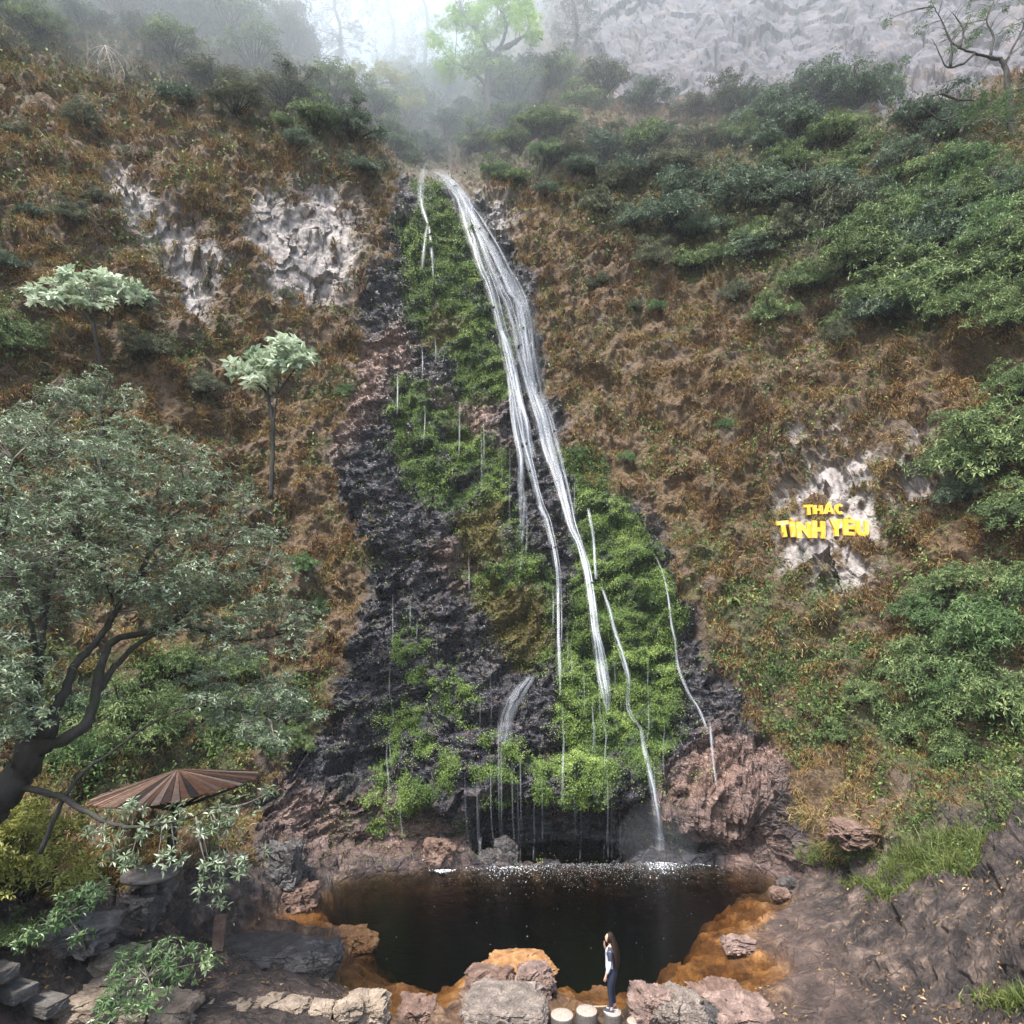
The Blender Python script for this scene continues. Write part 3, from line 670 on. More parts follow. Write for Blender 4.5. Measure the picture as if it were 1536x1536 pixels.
SETS = [
 ("dark", "leafy bush in the misty thicket right of the waterfall crest", "bushes in the thicket right of the crest",
  [(850,255,2.0),(905,235,2.2),(965,245,2.6),(930,300,2.2),(1005,265,2.6),(1055,225,2.6),(1105,215,2.8),(1155,200,2.8),(1200,205,2.8),(1250,215,2.8),(1180,270,2.8),(1080,290,2.6),(1130,310,2.8),(1010,340,2.4),(900,335,2.0),(955,360,2.0),(1235,290,2.6),(1295,300,2.6),(1245,350,2.4),(1185,370,2.2),(1120,385,2.2),(1060,350,2.2),(870,285,1.8),(1090,180,2.4),(1220,170,2.6),(1020,300,2.2),(1150,245,2.6),(980,215,2.4),(940,270,2.2),(905,165,2.6),(965,170,2.4),(1040,172,2.8),(1105,172,2.6),(1165,170,2.6),(1235,160,2.8),(1290,175,2.6),(1380,200,2.4),(1430,215,2.2),(1215,325,2.4),(1145,350,2.2),(1270,265,2.4),(1070,395,2.0),(820,300,1.5)]),
 ("mid", "leafy bush on the slope high above the yellow rock lettering", "leafy bushes above the lettering",
  [(1290,225,2.2),(1345,255,2.4),(1390,300,2.4),(1440,330,2.3),(1500,310,2.3),(1335,365,2.4),(1400,385,2.2),(1285,425,2.6),(1345,440,2.4),(1420,445,2.2),(1510,400,2.0),(1480,465,2.0),(1330,490,1.8),(1230,430,1.8),(1390,250,2.2),(1440,285,2.2),(1480,360,2.2),(1370,345,2.2),(1460,410,2.0),(1300,385,2.2),(1260,470,1.8),(1400,490,1.8),(1530,350,2.2),(1540,440,2.0),(1450,510,1.6),(1520,520,1.8),(1600,420,2.0),(1660,330,2.0),(1720,460,1.8),(1620,280,2.2)]),
 ("brown", "small shrub at the ragged lower edge of the right thicket", "sparse shrubs under the right thicket",
  [(1040,410,1.5),(985,410,1.3),(1100,455,1.5),(1200,450,1.6),(1160,500,1.3),(900,420,1.2),(950,470,1.0),(1260,520,1.3)]),
 ("mid", "leafy green bush at the right edge of the slope beside the lettering", "bushes on the right edge of the slope",
  [(1480,715,1.9),(1530,690,1.9),(1450,745,1.3),(1500,900,1.7),(1440,905,1.4),(1390,945,1.2),(1550,800,1.8),(1540,600,1.8),(1620,700,1.8),(1680,820,1.7),(1640,560,1.8),(1740,680,1.6)]),
 ("mid", "low green bush on the grassy slope below the lettering", "low bushes below the lettering",
  [(1385,1010,1.5),(1430,1020,1.5),(1500,990,1.6),(1470,1065,1.4),(1525,1095,1.4),(1300,1075,1.0),(1255,1110,.9),(1380,1110,1.0),(1535,1190,1.0),(1340,1020,.8),(1430,1140,.9),(1180,1090,.7),(1620,1080,1.3),(1640,960,1.5),(1700,1150,1.2),(1610,1180,1.0)]),
 ("dark", "misty bush on the shaded top of the left cliff", "misty bushes on top of the left cliff",
  [(60,70,2.6),(130,50,2.8),(205,70,2.8),(260,100,3.0),(325,140,3.0),(290,50,3.2),(385,110,3.2),(430,160,3.0),(350,180,2.4),(265,165,2.0),(470,205,2.8),(525,220,2.6),(500,165,3.2),(430,70,3.4),(350,60,3.4),(545,270,2.0),(20,30,2.6),(170,20,3.0),(450,240,1.6),(230,20,3.2)]),
 ("mid", "hazy bush in the notch behind the lip of the waterfall", "bushes in the notch behind the crest",
  [(615,175,3.2),(665,165,3.2),(705,190,2.6),(785,165,3.2),(825,135,3.4),(865,180,3.0),(600,135,3.6),(560,180,3.2),(760,200,2.6),(690,130,3.6),(640,140,3.6),(840,215,2.2),(780,140,3.4),(720,240,2.0),(640,215,2.4),(595,225,2.4),(760,230,1.8),(690,225,2.0),(580,205,2.4),(800,215,2.2),(670,215,2.2),(745,262,1.5),(775,268,1.4),(720,200,2.2),(820,250,1.7),(615,245,1.3),(645,238,1.4)]),
 ("dark", "small bush clinging to the brown left hillside", "small bushes on the left hillside",
  [(130,190,1.5),(20,205,1.4),(15,405,1.3),(150,315,1.0),(105,345,.9),(430,445,1.0),(430,205,1.0),(190,470,1.1),(220,545,1.2),(60,330,.8),(-80,330,1.4),(-120,200,1.6),(-90,480,1.3),(-160,600,1.3),(300,600,1.1),(10,545,1.4)]),
 ("light", "small light green bush beside the cascade on the wet rock", "light bushes beside the wet rock",
  [(525,590,.8),(450,870,1.0),(470,900,.8),(865,690,.7),(940,700,.6),(985,460,.9),(1090,640,.6)]),
 ("mid", "leafy bush in the shady thicket above the rusty shelter roof", "bushes above the shelter roof",
  [(300,1060,1.3),(350,1080,1.3),(400,1070,1.3),(250,1100,1.2),(440,1060,1.1),(330,1130,1.1),(390,1130,1.0),(180,1130,1.2),(430,1130,.8),(120,1080,1.4),(40,1130,1.2),(270,1010,1.3),(360,1010,1.2),(100,1180,1.0)]),
]
MIXT = {'dark': ['dark', 'dark', 'mid', 'brown'], 'mid': ['mid', 'mid', 'mid', 'dark', 'light'], 'brown': ['brown', 'mid'], 'light': ['light']}
for tone, lab, grp, L in SETS:
    for (px, py, rm) in L: shrub(px+RNG.normal(0, 5), py+RNG.normal(0, 5), rm*RNG.uniform(.85, 1.5), str(RNG.choice(MIXT[tone])), lab, grp, zs=RNG.uniform(.75, 1.15))
shrub(25, 1345, 1.25, 'yellow', "yellow green feathery bush on the bank at the left edge", v=2, lean=.2)
shrub(5, 1300, .9, 'yellow', "smaller yellow green bush tucked behind the feathery one", v=0, lean=.2)
shrub(15, 1420, .55, 'mid', "low green shrub under the yellow feathery bush", v=1, lean=.2)
shrub(1330, 150, 2.2, 'light', "pale sapling bush standing in front of the grey cliff", v=2, zs=1.6)

def pixpath(pts, n=None):
    """rounded polyline through (px, py, world distance) points"""
    Q = np.array([at(*q) for q in pts]); t = np.arange(len(Q)); n = n or len(Q)*5
    T = np.linspace(0, len(Q)-1, n); i = np.clip(T.astype(int), 0, len(Q)-2); f = (T-i)[:, None]
    E = np.vstack([2*Q[0]-Q[1], Q, 2*Q[-1]-Q[-2]]); a, b, c, d = E[i], E[i+1], E[i+2], E[i+3]
    return .5*((2*b)+(c-a)*f+(2*a-5*b+4*c-d)*f**2+(3*b-a-3*c+d)*f**3)
def local(root, me_or_pts):
    return me_or_pts
class Tree:
    """a tree built in place: limbs first, then clumps of leaves hung on them"""
    def __init__(s, name, base, label, cat="tree", group=None):
        s.root = empty(name, base); tag(s.root, label, cat, group); s.o = np.array(base, float); s.l = MB(); s.tw = MB(); s.nodes = []; s.tr = MB()
    def limb(s, P_, r0, r1, n=8, part=None):
        P_ = np.asarray(P_, float); m = len(P_); P_ = P_+RNG.normal(0, .02, P_.shape)*r0*8
        (part or s.l).tube(P_-s.o, np.linspace(r0, r1, m)*RNG.uniform(.92, 1.08, m), n); s.nodes.append(P_[m//4:])
    def twigs(s, centres, r0=.02, sub=0, part=None, sag=.15):
        N_ = np.concatenate(s.nodes)
        for c in centres:
            d = ((N_-c)**2).sum(1); a = N_[np.argmin(d)]; L = math.sqrt(d.min())
            if part is None and s.o[1] < 13 and L > 1.5: continue
            m_ = (a+c)/2+np.array([*RNG.normal(0, .12*L, 2), RNG.normal(0, .1*L)+sag*L*.5])
            (part or s.tw).tube(bez(a, m_, c, 7)-s.o, np.linspace(min(r0*(1+L*.35), .06), r0*.35, 7), 5)
    def done(s, barkm=None, twm=None):
        if s.tr.n: s.tr.build("trunk", barkm or BARK, s.root)
        if s.l.n: s.l.build("limbs" if s.tr.n else "trunk", barkm or BARK, s.root)
        if s.tw.n: s.tw.build("twigs", twm or TWIG, s.root)
    def crown(s, centres, rad, nros, nleaf, L, mat, seed, **kw):
        r = np.random.default_rng(seed)
        me, w = crown_mesh("crown", np.asarray(centres)-s.o, np.asarray(rad), nros, nleaf, L, r, **kw); link("crown", me, mat, s.root); return w

# --- the big spreading tree that fills the left foreground
bt = Tree("spreading_tree", at(-20, 1245, 12.5), "large dark limbed tree with grey green glossy leaves spreading over the shelter", "tree")
bt.limb(pixpath([(-70,1300,12.6),(-25,1235,12.5),(10,1190,12.4),(45,1130,12.3),(75,1085,12.3)]), .30, .24, 10, bt.tr)
LIMBS = [([(45,1140,12.3),(50,1060,12.2),(58,1000,12.0),(62,960,12.0),(70,900,12.2),(90,830,12.6),(130,760,13.2),(160,690,13.8)], .15, .05),
 ([(70,1090,12.3),(95,1040,12.4),(115,995,12.6),(140,970,12.8),(175,915,13.2),(215,850,13.8),(250,780,14.5),(280,700,15.2)], .15, .045),
 ([(60,1125,12.3),(110,1100,12.5),(140,1065,12.8),(150,1010,13.0),(170,960,13.4),(235,945,13.8),(290,910,14.5),(350,870,15.2),(400,850,15.8)], .19, .045),
 ([(145,1040,12.9),(185,985,13.4),(235,950,13.8),(280,940,14.4),(350,960,15.2),(430,950,15.9)], .11, .03),
 ([(25,1180,12.4),(75,1190,12.2),(100,1200,11.8),(150,1230,11.3),(195,1240,10.9),(260,1232,10.7),(330,1210,10.5)], .10, .02),
 ([(60,1280,11.9),(95,1200,12.0),(130,1155,12.2),(165,1130,12.6),(235,1080,13.4),(310,1060,14.2),(420,1080,15.0)], .07, .02),
 ([(50,1060,12.2),(20,1010,11.8),(-10,960,11.6),(-50,900,11.5)], .07, .03),
 ([(58,1000,12.0),(45,930,11.6),(15,850,11.4),(0,760,11.6),(20,690,12.0)], .08, .025),
 ([(62,960,12),(40,960,11.8),(20,940,11.6)], .04, .02),
 ([(130,760,13.2),(100,700,13.6),(70,650,14)], .05, .02),([(175,915,13.2),(150,850,13),(120,800,12.8)], .05, .02),
 ([(250,780,14.5),(310,740,15.3),(350,720,15.8)], .05, .02),([(290,910,14.5),(340,820,15),(360,770,15.3)], .05, .02)]
for q, a, b in LIMBS: bt.limb(pixpath(q), a*.66, b*.7, 8)
CROWN = [(-60,660),(20,620),(90,630),(150,640),(230,630),(290,650),(330,690),(385,750),(420,830),(445,880),(480,915),(470,950),(430,985),(380,1000),(300,965),(230,930),(170,890),(120,930),(60,940),(30,1060),(-60,1080)]
CROWN2 = [(300,990),(380,1000),(440,1020),(478,1065),(462,1110),(405,1130),(340,1090),(280,1050)]
CROWN3 = [(-60,960),(40,1000),(60,1080),(40,1130),(-60,1150)]
def fill(poly, n, y_of, thick, seed):
    r = np.random.default_rng(seed); xs, ys = np.array(poly).T; o = []
    while len(o) < n:
        x, y = r.uniform(xs.min(), xs.max()), r.uniform(ys.min(), ys.max())
        if inpoly(np.array([x]), np.array([y]), poly)[0]: o.append(at(x, y, y_of(x, y)+r.normal(0, thick)))
    return np.array(o)
ydep = lambda x, y: 12.0+.0085*max(x, 0)-.0015*(y-850)
cA = fill(CROWN, 460, ydep, .8, 1); cB = fill(CROWN2, 45, lambda x, y: 12.4+.006*x, .5, 2); cC = fill(CROWN3, 26, lambda x, y: 11.5, .4, 3)
hang = [(200,1212,10.9),(330,1222,10.5),(372,1205,10.6),(400,1190,10.9),(345,1235,10.5),(300,1245,10.5),(255,1235,10.7),(215,1250,10.8),(180,1262,10.9),(165,1285,10.8),(195,1290,10.7),(235,1290,10.6),(262,1280,10.7),(330,1290,10.6),(352,1310,10.6),(312,1300,10.5),(372,1290,10.7),(325,1345,10.5),(318,1325,10.5),(140,1250,11),(170,1225,11.2),(270,1222,10.5)]
cD = np.array([at(*h) for h in hang])
BIGLEAF = leaf_mat("grey_green_glossy_leaves", [(0, (.028, .044, .020)), (.3, (.09, .125, .062)), (.65, (.20, .25, .15)), (1, (.44, .49, .37))], .42, .2, .5)
allc = np.concatenate([cA, cB, cC, cD]); rad = np.concatenate([np.full(len(cA), .58), np.full(len(cB), .42), np.full(len(cC), .4), np.full(len(cD), .26)])*np.random.default_rng(5).uniform(.7, 1.25, len(allc))
bt.twigs(np.concatenate([cA[::1], cB, cC]), .014); bt.twigs(cD, .010, sag=-.1)
r5 = np.random.default_rng(6)
bare = np.concatenate([cA[r5.integers(0, len(cA), 110)]+r5.normal(0, .7, (110, 3))]); bt.twigs(bare, .008)
V1, F1, w1, t1 = rosettes(np.concatenate([cA, cB, cC])-bt.o, rad[:len(cA)+len(cB)+len(cC)], 16, 7, .105, np.random.default_rng(8), flat=.45, upb=.9)
V2, F2, w2, t2 = rosettes(cD-bt.o, rad[-len(cD):], 9, 7, .105, np.random.default_rng(9), flat=.8, upb=.5)
tt = np.concatenate([t1, t2]); tt = np.clip(.52+.5*(tt-.5)+np.random.default_rng(3).normal(0, .12, len(tt)), 0, 1)
link("crown", np_mesh("crown", np.concatenate([V1, V2]), np.concatenate([F1, F2+len(V1)]), False, {"tint": np.repeat(tt, 4)}), BIGLEAF, bt.root)
for k in range(0, len(w1), 3):
    c = (np.concatenate([cA, cB, cC])-bt.o); j = k//16
    bt.tw.tube([c[j], w1[k]], [.006, .003], 3, cap=False)
bt.done()

# --- the darker slim tree standing behind it
st = Tree("slim_tree", surf(155, 720), "slim tree with thin leaves rising behind the big spreading tree", "tree")
st.limb(pixpath([(150,760,20.6),(150,700,20.8),(152,650,21),(150,600,21.2),(146,575,21.3)]), .14, .05, 7, st.tr)
for q in ([(151,660,21),(175,610,21),(200,590,21)],[(152,640,21),(110,600,21),(60,590,20.8)],[(150,610,21.1),(160,580,21.1),(165,560,21.2)],[(152,680,21),(90,660,20.5),(30,640,20)]): st.limb(pixpath(q), .06, .02, 5)
cS = fill([(20,600),(60,580),(120,570),(150,550),(205,575),(215,610),(180,640),(100,630),(30,640)], 46, lambda x, y: 21, .6, 31)
st.twigs(cS, .015); st.crown(cS, np.full(len(cS), .5), 12, 6, .15, BIGLEAF, 32, flat=.4, upb=.9); st.done()

# --- two umbrella-like trees with big pale leaves
PALELEAF = leaf_mat("pale_broad_leaves", [(0, (.10, .15, .08)), (.4, (.33, .41, .27)), (1, (.60, .66, .52))], .5, .25, .4)
def umbrella(name, base, path, poly, y, n, label, seed, limbs):
    t = Tree(name, at(*path[0]), label, "tree"); t.limb(pixpath(path), .11, .06, 7, t.tr)
    for q in limbs: t.limb(pixpath(q), .05, .025, 5)
    c = fill(poly, n, lambda a, b: y, .55, seed); t.twigs(c, .016)
    t.crown(c, np.full(n, .38), 3, 8, .43, PALELEAF, seed+1, flat=.5, upb=1.1, tb=.6, wid=.48); t.done()
umbrella("broadleaf_tree", None, [(152,552,31.0),(146,520,30.6),(140,490,30.4),(128,468,30.3)], [(40,440),(70,420),(110,400),(150,402),(185,418),(225,430),(228,448),(190,448),(150,462),(100,462),(60,462)], 30.3, 46,
    "umbrella crowned tree with pale broad leaves and a bent double trunk", 41, ([(146,515,30.6),(142,480,30.4),(140,460,30.3)],[(138,485,30.4),(110,465,30.2),(80,450,30)],[(140,470,30.4),(180,455,30.4),(205,440,30.4)]))
umbrella("broadleaf_tree", None, [(405,748,24.8),(408,700,24.7),(410,640,24.6),(403,600,24.6),(401,575,24.6)], [(345,545),(375,535),(410,512),(445,510),(470,530),(475,552),(440,556),(410,575),(380,575),(350,565)], 24.5, 34,
    "tall thin tree with a small tuft of pale broad leaves on the brown slope", 43, ([(409,640,24.6),(415,600,24.6),(418,570,24.5)],[(401,590,24.6),(370,560,24.5)],[(416,590,24.5),(445,550,24.5)]))

# --- light green tree over the notch, yellower one beside it
LIME = leaf_mat("fresh_lime_leaves", [(0, (.10, .19, .02)), (.5, (.26, .44, .05)), (1, (.46, .64, .12))], .5, .35, .3)
YELL = leaf_mat("yellow_green_leaves", [(0, (.13, .15, .04)), (.5, (.32, .33, .09)), (1, (.50, .48, .16))], .5, .35, .3)
nt_ = Tree("spring_tree", at(737, 165, 59.5), "fresh lime green tree with a dark forked trunk above the waterfall", "tree")
nt_.limb(pixpath([(737,175,59.5),(733,140,59.5),(735,100,59.5),(750,75,59.5),(775,65,59.5)]), .55, .2, 8, nt_.tr)
for q in ([(735,110,59.5),(728,70,60),(710,40,60),(690,15,60)],[(745,85,59.5),(760,40,59.2),(745,5,59)],[(733,130,59.5),(705,105,59.5),(680,95,59.5)],[(755,72,59.5),(795,50,59.5),(815,60,59.5)],[(733,125,59.5),(760,110,59),(790,105,59)]): nt_.limb(pixpath(q), .25, .07, 6)
cN = np.concatenate([fill([(640,55),(665,25),(700,0),(760,-15),(800,5),(805,35),(822,65),(780,55),(735,60),(690,70),(650,72)], 70, lambda x, y: 59.5, 1.8, 51), fill([(650,80),(690,75),(760,85),(790,105),(740,115),(700,110),(670,120)], 24, lambda x, y: 59.5, .8, 52), fill([(670,-120),(760,-140),(800,-20),(690,-20)], 25, lambda x, y: 60, 1.5, 53)])
nt_.twigs(cN, .03); nt_.crown(cN, np.full(len(cN), 1.15), 34, 6, .26, LIME, 54, flat=.35, upb=1., wid=.4); nt_.done()
yt = Tree("yellow_tree", at(545, 165, 60), "small yellow green tree fading into mist left of the notch", "tree")
yt.limb(pixpath([(541,165,60),(545,140,60),(550,120,60),(560,112,60)]), .22, .08, 6, yt.tr)
for q in ([(546,135,60),(575,125,60),(600,125,60)],[(548,125,60),(530,110,60),(515,105,60)],[(545,150,60),(575,145,60),(620,150,60)]): yt.limb(pixpath(q), .10, .04, 5)
cY = np.concatenate([fill([(512,108),(540,95),(570,92),(600,110),(612,120),(580,122),(540,118),(515,125)], 24, lambda x, y: 60, 1.2, 61), fill([(570,135),(610,130),(638,150),(620,160),(580,150)], 12, lambda x, y: 60, .8, 62)])
yt.twigs(cY, .03); yt.crown(cY, np.full(len(cY), 1.0), 26, 6, .25, YELL, 63, flat=.3, upb=1., wid=.4); yt.done()

# --- gnarled tree at the top right, branches bare above, layered leaves below
gt = Tree("gnarled_tree", surf(1500, 205), "gnarled tree with twisting bare dark branches against the grey cliff", "tree")
yy_ = 40.0
gt.limb(pixpath([(1525,240,yy_),(1515,170,yy_),(1511,130,yy_),(1505,95,yy_),(1485,85,yy_)]), .26, .14, 8, gt.tr)
TW = [[(1487,86,40),(1462,80,39.6),(1440,72,39.4),(1425,60,39.4),(1412,30,39.4),(1400,10,39.5)],[(1462,80,39.6),(1445,95,39.4),(1420,100,39.2),(1405,70,39)],[(1505,100,40),(1520,70,40),(1535,40,40.3),(1545,0,40)],[(1485,85,40),(1490,55,40.2),(1480,30,40.4),(1492,0,40.2)],[(1440,72,39.4),(1445,45,39.6),(1430,20,39.6)],[(1512,140,40),(1540,130,40.4),(1570,100,40.6)],[(1425,100,39.3),(1428,70,39.1),(1420,45,39.2)],[(1411,140,39.5),(1440,150,39.6),(1475,150,39.9),(1513,160,40)],[(1380,160,38.5),(1398,172,38.8),(1415,180,39),(1450,165,39.5)],[(1440,200,38.5),(1450,185,38.9),(1475,175,39.4),(1515,180,40)]]
for q in TW: gt.limb(pixpath(q), .11, .035, 6)
r6 = np.random.default_rng(71); Nn = np.concatenate(gt.nodes)
tips = Nn[r6.integers(0, len(Nn), 150)]+r6.normal(0, 1.0, (150, 3)); gt.twigs(tips, .018, sag=.3)
cG = np.concatenate([fill([(1430,160),(1470,140),(1540,130),(1560,190),(1500,185),(1450,190)], 30, lambda x, y: 39, 1., 72), fill([(1400,30),(1520,0),(1560,60),(1450,60)], 10, lambda x, y: 40, 1., 73), tips[::9]])
gt.twigs(cG, .02); gt.crown(cG, np.full(len(cG), .75), 13, 6, .22, SHM['light'], 74, flat=.35, upb=1.); gt.done()
def layered(px, py, y, poly, n, label, seed, name="layered_tree", mat='light', L=.2, rad=.7):
    t = Tree(name, at(px, py, y), label, "tree"); xs, ys = np.mean(np.array(poly), 0)
    t.limb(pixpath([(px, py, y), ((px+xs)/2+8, (py+ys)/2, y-.3), (xs, ys, y-.5)]), .2, .09, 7, t.tr)
    c = fill(poly, n, lambda a, b: y-.5, .9, seed); t.twigs(c[::3], .05); t.twigs(c, .018); t.crown(c, np.full(n, rad), 13, 6, L, SHM[mat], seed+1, flat=.32, upb=1.); t.done()
layered(1515, 330, 36, [(1420,265),(1455,240),(1540,230),(1570,290),(1500,300),(1440,295)], 40, "layered light green tree under the gnarled branches at the right edge", 81)
layered(1530, 460, 33.5, [(1440,395),(1480,365),(1540,345),(1580,390),(1510,400),(1450,415)], 30, "lower layered tree with drooping light green boughs at the right edge", 83)
layered(1306, 190, 52, [(1275,100),(1310,80),(1335,110),(1325,130),(1285,130)], 14, "thin sapling with a wispy crown in front of the grey cliff", 85, "sapling", 'brown', .22, .8)

# --- tall trees half lost in the mist along the skyline
MISTLEAF = leaf_mat("misty_tree_leaves", [(0, (.012, .022, .016)), (.5, (.035, .06, .04)), (1, (.10, .13, .09))], .5, .2, .4)
for px, py, y, top, wid, n, lab, sd in ((505,150,70,-90,60,90,"tall misty tree with drooping leaves against the bright gap in the sky",91),(345,120,60,-120,60,60,"tall dark tree at the top left half hidden in mist",92),(420,110,64,-130,55,60,"dark leaning tree between two misty trees on the left skyline",93),
    (585,120,84,-60,44,80,"faint grey tree in the middle of the bright misty gap",94),(635,110,80,-90,40,46,"faint dark tree in thick mist behind the lime green tree",95),(860,90,74,-60,50,56,"dark hanging tree beside the pale cliff at the top",96),(255,70,56,-140,55,50,"bushy misty tree on the left skyline above bare twigs",97)):
    t = Tree("misty_tree", at(px, py+25, y), lab, "tree")
    t.limb(pixpath([(px, py+25, y),(px+6, (py+top)/2+20, y),(px-4, (py+top)/2-30, y),(px+3, top, y)]), .34, .10, 7, t.tr)
    c = fill([(px-wid*.5, py),(px-wid, (py+top)/2),(px-wid*.6, top),(px+wid*.6, top),(px+wid, (py+top)/2),(px+wid*.5, py)], n, lambda a, b: y, 2.2, sd)
    t.twigs(c, .035); t.crown(c, np.full(n, 1.15), 13, 6, .34, MISTLEAF, sd+100, flat=.7, upb=.3); t.done()

# --- bare twigs
def bare_bush(px, py, y, spread, n, label, seed, mat=None):
    r = np.random.default_rng(seed); b = at(px, py, y); o = empty("bare_branch", b); tag(o, label, "branch"); m_ = MB()
    for k in range(n):
        e = at(px+r.uniform(-1, 1)*spread[0], py-r.uniform(.2, 1)*spread[1], y-r.uniform(0, 1.2)); c = (b+e)/2+r.normal(0, .5, 3)
        q = bez(b, c, e, 8); m_.tube(q-b, np.linspace(.035, .010, 8), 5)
        for j in range(3):
            s_ = q[3+j]; m_.tube(bez(s_, s_+r.normal(0, .5, 3), s_+r.normal(0, .8, 3)+[0, 0, .3], 6)-b, np.linspace(.02, .008, 6), 4)
    m_.build("twigs", mat or TWIG, o)
PALETW = bark_mat("bleached_twigs", (.16, .14, .13), (.34, .31, .28))
bare_bush(158, 68, 42.5, (40, -62), 9, "bleached bare twigs hanging on the upper left slope", 101, PALETW)
bare_bush(1215, 395, 38.6, (30, 55), 6, "tangle of bare brown loops in the middle of the right thicket", 102)
bare_bush(1215, 275, 42.0, (45, 25), 7, "fallen grey branch lying across the right thicket", 103)

# --- bird's nest fern on the slope, clumps of bright grass by the pool
def rosette_plant(name, px, py, n, L, wid, mat, label, cat, seed, up=.7, group=None):
    r = np.random.default_rng(seed); p = surf(px, py); nn = unit(lookup(N0, px, py)).ravel(); m_ = MB(); ts = []
    for k in range(n):
        a = r.uniform(0, 6.28); d = unit(np.array([math.cos(a), math.sin(a), 0])*.8+nn*.3+np.array([0, 0, up])); l_ = L*r.uniform(.7, 1.2); s_ = unit(np.cross(d, [0, 0, 1.]))*wid*.5
        q0 = r.normal(0, .06, 3); q1 = q0+d*l_*.5; q2 = q1+unit(d+np.array([0, 0, -.7]))*l_*.35; q3 = q2+unit(d+np.array([0, 0, -2.]))*l_*.25
        m_.add([q0-s_*.3, q0+s_*.3, q1+s_, q1-s_, q2+s_*.8, q2-s_*.8, q3+s_*.1, q3-s_*.1], [(0, 1, 2, 3), (3, 2, 4, 5), (5, 4, 6, 7)], float(r.uniform(.3, 1)))
    o = m_.build(name, mat, None, False); o.location = p; tag(o, label, cat, group); return o
rosette_plant("nest_fern", 1092, 908, 16, 1.0, .16, FRESH, "bright green nest fern alone on the brown slope right of the fall", "fern", 111, .2)
for k, (px, py, n, L, lab) in enumerate(((1268,1290,260,.55,"large clump of long green grass leaning on the brown bank"),(1405,1300,240,.5,"green grass clump along the dark ledge above the right rock slope"),(1370,1322,150,.4,"low patch of bright grass just above the right rock slope"),(1290,1325,70,.3,"small grass tuft on the orange mud beside the pool"),
     (1512,1505,70,.28,"grass tuft on the rock slope in the bottom right corner"),(1435,1275,160,.45,"grass strip at the upper end of the dark right slope"),(1335,1345,90,.3,"grass tuft at the foot of the dark right slope"))):
    r = np.random.default_rng(300+k); m_ = MB(); b = surf(px, py); sp = .09*n**.5*.55
    q = b+np.c_[r.normal(0, sp, n), r.normal(0, sp*.6, n), 0*np.arange(n)]
    # settle every blade on the slope below it
    sx = px+(q[:, 0]-b[0])*F/np.linalg.norm(b-[0, 0, CAMZ]); sy = py-(q[:, 1]-b[1])*F*.4/np.linalg.norm(b-[0, 0, CAMZ]); q = surf(sx, sy)
    V, Fq = blades(q-b, np.tile([0, -.2, 1.], (n, 1)), r, 6, np.full(n, L), np.full(n, .022), .5, .7, .7)
    me = np_mesh("grass_clump", V, Fq, False, {"tint": np.repeat(np.clip(r.normal(.6, .2, n*6), 0, 1), 6)}); o = link("grass_clump", me, FRESH); o.location = b; tag(o, lab, "grass clump")

# --- leafy saplings close to the viewpoint, bottom left
def near_shrub(base, clumps, label, seed, name="leafy_sapling", L=.12):
    t = Tree(name, base, label, "sapling"); c = np.array([at(*q) for q in clumps]); b = np.array(base)
    top = c.mean(0); t.limb(bez(b, (b+top)/2+[.15, 0, .2], top, 8), .03, .012, 6, t.tr); t.twigs(c, .009)
    t.crown(c, np.full(len(c), .24), 11, 7, L, NEARLEAF, seed, flat=.8, upb=.6, tb=.6); t.done()
NEARLEAF = leaf_mat("light_green_glossy_leaves", [(0, (.02, .045, .015)), (.45, (.07, .13, .045)), (.8, (.15, .23, .09)), (1, (.28, .34, .18))], .4, .2, .6)
near_shrub(surf(215, 1545), [(265,1440,12.6),(290,1425,12.6),(310,1445,12.6),(240,1445,12.6),(215,1430,12.7),(225,1460,12.6),(200,1450,12.6),(180,1465,12.5),(210,1480,12.5),(235,1490,12.4),(160,1500,12.3),(190,1510,12.3),(220,1515,12.3),(150,1525,12.2),(250,1420,12.7),(275,1460,12.6),(190,1430,12.7),(175,1490,12.4)], "bright leafy sapling in front of the tan paving stones at the bottom left", 121)
near_shrub(surf(135, 1440), [(120,1345,12.4),(100,1350,12.4),(140,1335,12.4),(150,1350,12.4),(75,1385,12.3),(55,1395,12.3),(90,1375,12.3),(40,1410,12.3),(125,1405,12.3),(115,1370,12.4)], "mossy leaning sapling with leaf tufts beside the feathery yellow bush", 123)
